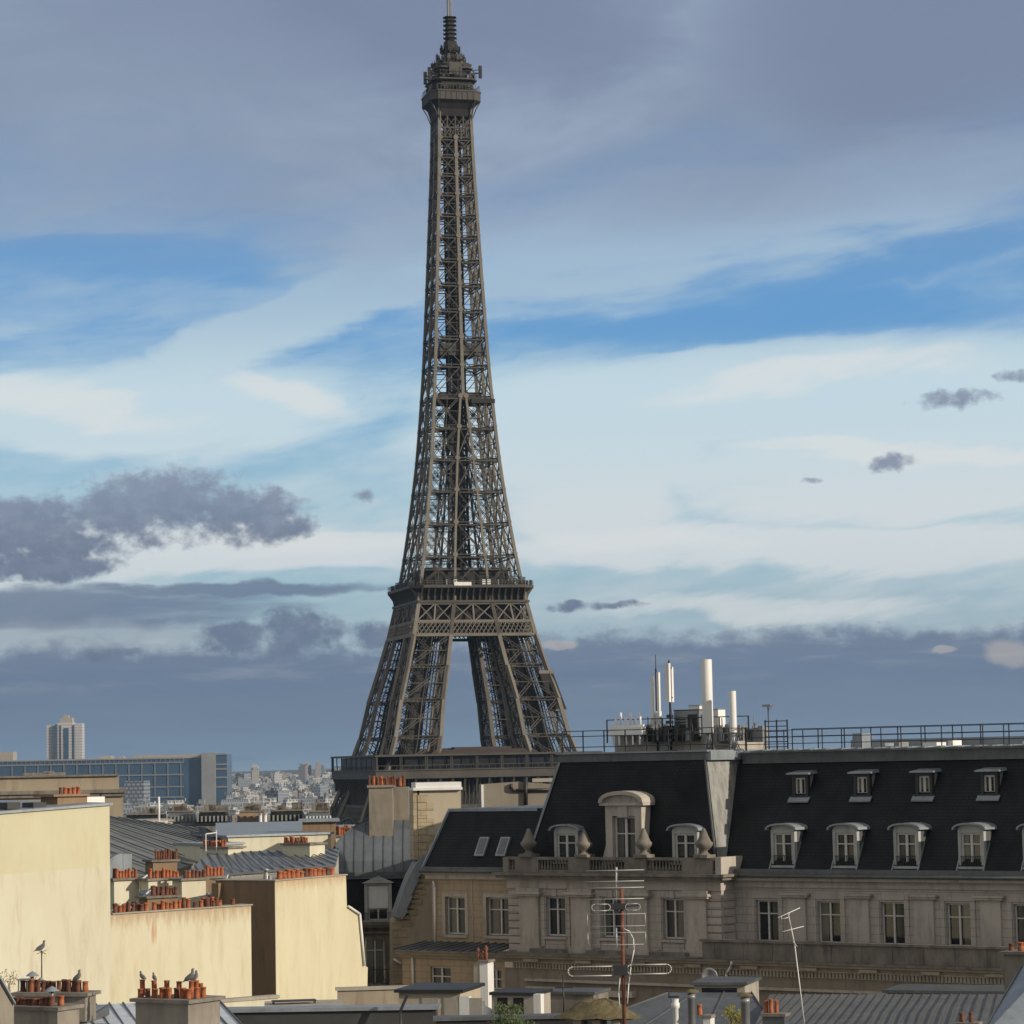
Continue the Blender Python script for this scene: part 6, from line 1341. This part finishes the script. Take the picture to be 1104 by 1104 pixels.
roof_thing('seamed_roof_house', 'grey roof with many fine slanting seams at the bottom right', [(800, 1135, 106), (1110, 1135, 100), (1085, 1072, 116), (830, 1072, 120)], 26, mat('dull_zinc', (.11, .11, .108), (.17, .17, .165), .5, .6, .1, stain=(.07, .068, .06), stain_amt=.6), seam=ZINC_D, wall_z=44, sw=.035, sh=.04, sk=.12)
f, e, a, c, zt, zb = block('roof_studio', 'rooftop studio with a dark strip window, under the satellite dish', 'shed', 748, 1062, 803, None, 121, -16, 3, CONC, base=46, cap=.12, capm=ZINC_D)
b = MB(); b.box(.35, 1.85, -.03, .02, zt - .55, zt - .12); f.put(b, 'strip_window', GLASSD, e)
f, e, a, c, zt, zb = block('roof_studio', 'long low studio with a band of small windows, bottom right', 'shed', 955, 1071, 1085, None, 121, -22, 3, CONC, base=46, cap=.12, capm=ZINC_D)
b = MB(); x = .4
for i in range(6): b.box(x, x + .3, -.03, .02, zt - .42, zt - .06, i % 2); x += .42
f.put(b, 'strip_window', [GLASSD, WHITE], e)
# mossy chimney cap
Y = 96.; p = at(645, 1096, Y); e = empty('mossy_chimney', (p.x, p.y, p.z - 1.6), R(-15), 'squat chimney with a mossy tile cap on open piers, before the rusty mast', 'chimney')
b = MB(); rq = random.Random(5); k0 = len(b.v); b.lathe(0, 0, [(1.42, 1.55), (1.5, 1.60), (1.34, 1.68), (1.16, 1.76), (1.0, 1.86), (.84, 1.97), (.66, 2.08), (.46, 2.14), (.26, 2.17), (.02, 2.17)], 26, sm=False); b.v = [(x * (1 + rq.gauss(0, .03)), y * (1 + rq.gauss(0, .03)), z + rq.gauss(0, .02)) for x, y, z in b.v]; o = b.build('cap', MOSS, e); o.scale = (1, .6, 1)
for x in (-.75, -.1, .55): b = MB(); b.box(x, x + .28, -.5, .5, 1.0, 1.55); b.build('pier', CONC, e)
b = MB(); b.box(-.95, 1.0, -.6, .6, 0, 1.0); b.build('stack', SOOTW, e)
# rusty mast with television aerials
Y = 92.; p = at(672.5, 1075, Y); ms = Y / FPX
e = empty('aerial_mast', (p.x, p.y, p.z - 1.6), 0, 'tall rusty mast with white multi-rod television aerials, before the pavilion', 'aerial')
zz4 = lambda py: at(672.5, py, Y).z - p.z + 1.6
xx4 = lambda px: (px - 672.5) * ms
b = MB(); b.tube((0, 0, 0), (0, 0, zz4(958)), .062, n=10); b.build('mast', RUST, e)
b = MB(); x = xx4(666); b.tube((x, -.15, zz4(975)), (x + .02, -.9, zz4(934)), .03, n=8); b.tube((x, -.15, zz4(1000)), (x, -.15, zz4(1022)), .025)
for py, a_, c_, dy in ((937, 634, 696, -.9), (949, 634, 696, -.7), (956, 636, 696, -.55), (968.5, 636, 696, -.35), (985, 635, 697, -.2), (998, 635, 697, -.18), (1005, 635, 697, -.18), (1018, 635, 697, -.16)): b.tube((xx4(a_), dy, zz4(py)), (xx4(c_), dy, zz4(py)), .014 if py < 970 else .009, n=6)
for px in (635.5, 697): b.tube((xx4(px), -.18, zz4(984)), (xx4(px), -.18, zz4(998)), .012, n=6); b.tube((xx4(px), -.18, zz4(1005)), (xx4(px), -.18, zz4(1018)), .012, n=6)
b.build('yagi_aerial', AERIAL, e)
b = MB()
def loopw(x0, x1, y0, y1, dy, r=.016):
    n = 6; pts = []; rr = (zz4(y0) - zz4(y1)) / 2; zc = (zz4(y0) + zz4(y1)) / 2
    for i in range(n + 1): a = -math.pi / 2 + math.pi * i / n; pts.append((xx4(x1) - rr + rr * math.cos(a), dy, zc + rr * math.sin(a)))
    for i in range(n + 1): a = math.pi / 2 + math.pi * i / n; pts.append((xx4(x0) + rr + rr * math.cos(a), dy, zc + rr * math.sin(a)))
    pts.append(pts[0]); b = MB(); b.path(pts, r, 6); b.build('dipole', AERIAL, e)
loopw(640, 660, 974, 981, -.25); loopw(676, 692, 974, 981, -.25, .012); loopw(613.5, 668, 1041, 1051, -.2, .022); loopw(676, 723.5, 1040, 1050, -.2, .022)
b = MB(); b.box(xx4(659), xx4(678), -.25, .1, zz4(980), zz4(974)); b.build('bracket', BLACKM, e); b = MB(); b.box(xx4(662), xx4(677), -.25, .1, zz4(1051), zz4(1040)); b.build('bracket', BLACKM, e); b = MB(); b.bar((xx4(678), -.2, zz4(977)), (xx4(690), -.2, zz4(976)), .05); b.box(xx4(664), xx4(669), -.2, 0, zz4(984), zz4(971)); b.build('bracket', BLACKM, e)
b = MB(); pts = [(674, 1001), (680, 1004), (684, 1012), (684.5, 1024), (681, 1040), (678, 1060), (676, 1082)]; b.path([(xx4(x), -.12, zz4(y)) for x, y in pts], .017); pts = [(669, 1052), (667, 1070), (668, 1086)]; b.path([(xx4(x), -.12, zz4(y)) for x, y in pts], .015); b.build('cable', WHITE, e)
# thin aerial mast left of it
p = at(608, 1096, 105.); e = empty('roof_aerial', (p.x, p.y, p.z), 0, 'short dark aerial pole with a crossbar, left of the mossy chimney', 'aerial'); b = MB(); b.tube((0, 0, -.3), (0, 0, 1.5), .03); b.build('mast', BLACKM, e); b = MB(); b.bar((-.3, 0, 1.05), (.35, 0, 1.05), .05); b.build('crossbar', BLACKM, e)
# second aerial (thin white) further right
Y = 104.; p = at(866, 1080, Y); e = empty('television_aerial', (p.x, p.y, p.z - 1), 0, 'thin white aerial with slanted rods, in front of the right wing windows', 'aerial')
V = lambda px, py, dy=0.: (at(px, py, Y).x - p.x, dy, at(px, py, Y).z - p.z + 1)
b = MB(); b.tube(V(868, 1110), V(857, 1020), .02, n=6); b.tube(V(857, 1020), V(853, 1000), .018, n=6); b.tube(V(853, 1000), V(850, 986), .015, n=6); b.build('mast', WHITE, e)
b = MB(); b.tube(V(838, 989, -.3), V(863, 979, .2), .016, n=6); b.tube(V(843, 1004, -.3), V(867, 999, .2), .014, n=6); b.path([V(842, 987), V(843, 991), V(850, 989), V(851, 984)], .014); b.tube(V(855, 1015, -.2), V(860, 1021, .2), .014, n=6); b.build('rods', WHITE, e)
# satellite dish
p = at(764.5, 1053, 128); e = empty('satellite_dish', (p.x, p.y, p.z), R(-12), 'round grey satellite dish against the lower cornice', 'satellite dish')
b = MB(); n = 22; vs = []; prof_ = [(.02, .12), (.15, .105), (.28, .05), (.38, 0)]
for r, dpt in prof_: vs += [(r * math.cos(6.2832 * i / n), dpt, r * 1.05 * math.sin(6.2832 * i / n)) for i in range(n)]
vs += [(x, y + .015, z) for x, y, z in vs]; k4 = len(prof_)
fs = [(j * n + i, j * n + (i + 1) % n, (j + 1) * n + (i + 1) % n, (j + 1) * n + i) for j in range(k4 - 1) for i in range(n)]; fs += [tuple(v_ + k4 * n for v_ in f_[::-1]) for f_ in fs]; fs += [((k4 - 1) * n + i, (k4 - 1) * n + (i + 1) % n, (2 * k4 - 1) * n + (i + 1) % n, (2 * k4 - 1) * n + i) for i in range(n)]; fs += [tuple(range(n)), tuple(range(k4 * n, k4 * n + n))]
b.mesh(vs, fs, 0, True); b.build('reflector', GREYM, e)
b = MB(); b.tube((0, -.02, -.36), (0, -.38, -.05), .015, n=6); b.box(-.05, .05, -.44, -.34, -.08, .02); b.build('feed_arm', WHITE, e); b = MB(); b.tube((0, .16, 0), (0, .16, -1.1), .03, n=6); b.box(-.06, .06, .12, .2, -.1, .1); b.build('bracket', BLACKM, e)
# metal flues
def flue(label, px, py0, Y, r, h, style):
    p = at(px, py0, Y); e = empty('metal_flue', (p.x, p.y, p.z - h), 0, label, 'flue'); b = MB()
    if style == 0: b.lathe(0, 0, [(r, 0), (r, h - .35), (r * 1.15, h - .34), (r * 1.15, h - .2), (r, h - .2), (r, h - .12)], 12); b.build('pipe', GREYM, e); b = MB(); b.lathe(0, 0, [(r * 1.9, h - .12), (r * 1.2, h - .03), (.02, h)], 12); b.build('cowl', MOSS, e)
    else: b.lathe(0, 0, [(r * .8, 0), (r * .8, h - .5), (r * 1.2, h - .45), (r * 1.2, h - .3), (r * .9, h - .28), (r, h - .15)], 12); b.build('pipe', WHITE, e); b = MB(); b.box(-.25, .12, -.04, .04, h - .12, h - .05); b.bar((-.22, 0, h - .1), (-.22, 0, h + .1), .04); b.box(-.32, -.12, -.08, .08, h + .1, h + .14); b.build('cowl', BLACKM, e)
flue('pale flue with an angled dark fitting, left of the three metal flues', 728, 1072, 99, .12, 2.2, 1)
flue('ribbed metal flue with a conical cowl, centre of the three metal flues', 745, 1066, 100, .13, 2.4, 0)
flue('metal flue with a mushroom cowl beside the yellow-green shrub', 803, 1070, 98, .15, 2.4, 0)
f, e, c, zt = stack('short white stack with one orange pot, below the strip-window studio', 758, 1098, 766, 1120, 94, -20, .5, WHITE, [(752, 757, 1, .3)], (11, 12), 0., cap=.03, wpx=6)
f, e, c, zt = stack('small stack with two orange pots on the seamed roof', 822, 1096, 846, 1120, 100, -20, .6, ZINC_D, [(823, 840, 3, .3)], (12, 18), .2, cap=.05, wpx=5)
f, e, c, zt = stack('small stack with two dark pots near the bottom edge on the right', 1030, 1106, 1054, 1120, 96, -20, .6, ZINC_D, [(1032, 1052, 2, .3)], (10, 12), .8, cap=.05, wpx=6)
f, e, c, zt = stack('cream-sided stack with two brown pots at the right edge', 1082, 1029, 1108, 1100, 100, -30, 1.2, SOOTW, [(1085, 1106, 2, .4)], (8, 10), .7, wpx=7)
b = MB(); b.box(c + .001, c + .02, .1, 1.15, f.base, zt - .05); f.put(b, 'lit_side', WHITE, e) if 0 else None
roof_thing('zinc_roof_house', 'steep blue-grey zinc roof edge cut by the bottom right corner', [(1052, 1125, 84), (1160, 1125, 84), (1160, 1010, 90), (1102, 1042, 90)], 4, ZINC, wall_z=44)

# ------------------------------------------------------------------ the air
b = MB(); b.box(-12000, 12000, -2900, 13900, -1, 340)
hz = b.build('haze', []); hz['kind'] = 'stuff'
hm = bpy.data.materials.new('haze_air'); hm.use_nodes = True; t = hm.node_tree; t.nodes.clear(); v = t.nodes.new('ShaderNodeVolumePrincipled'); v.inputs['Color'].default_value = (.50, .68, .92, 1); v.inputs['Density'].default_value = HAZE = 4.5e-5; v.inputs['Anisotropy'].default_value = .2
oo = t.nodes.new('ShaderNodeOutputMaterial'); t.links.new(v.outputs[0], oo.inputs['Volume']); hz.data.materials.append(hm)
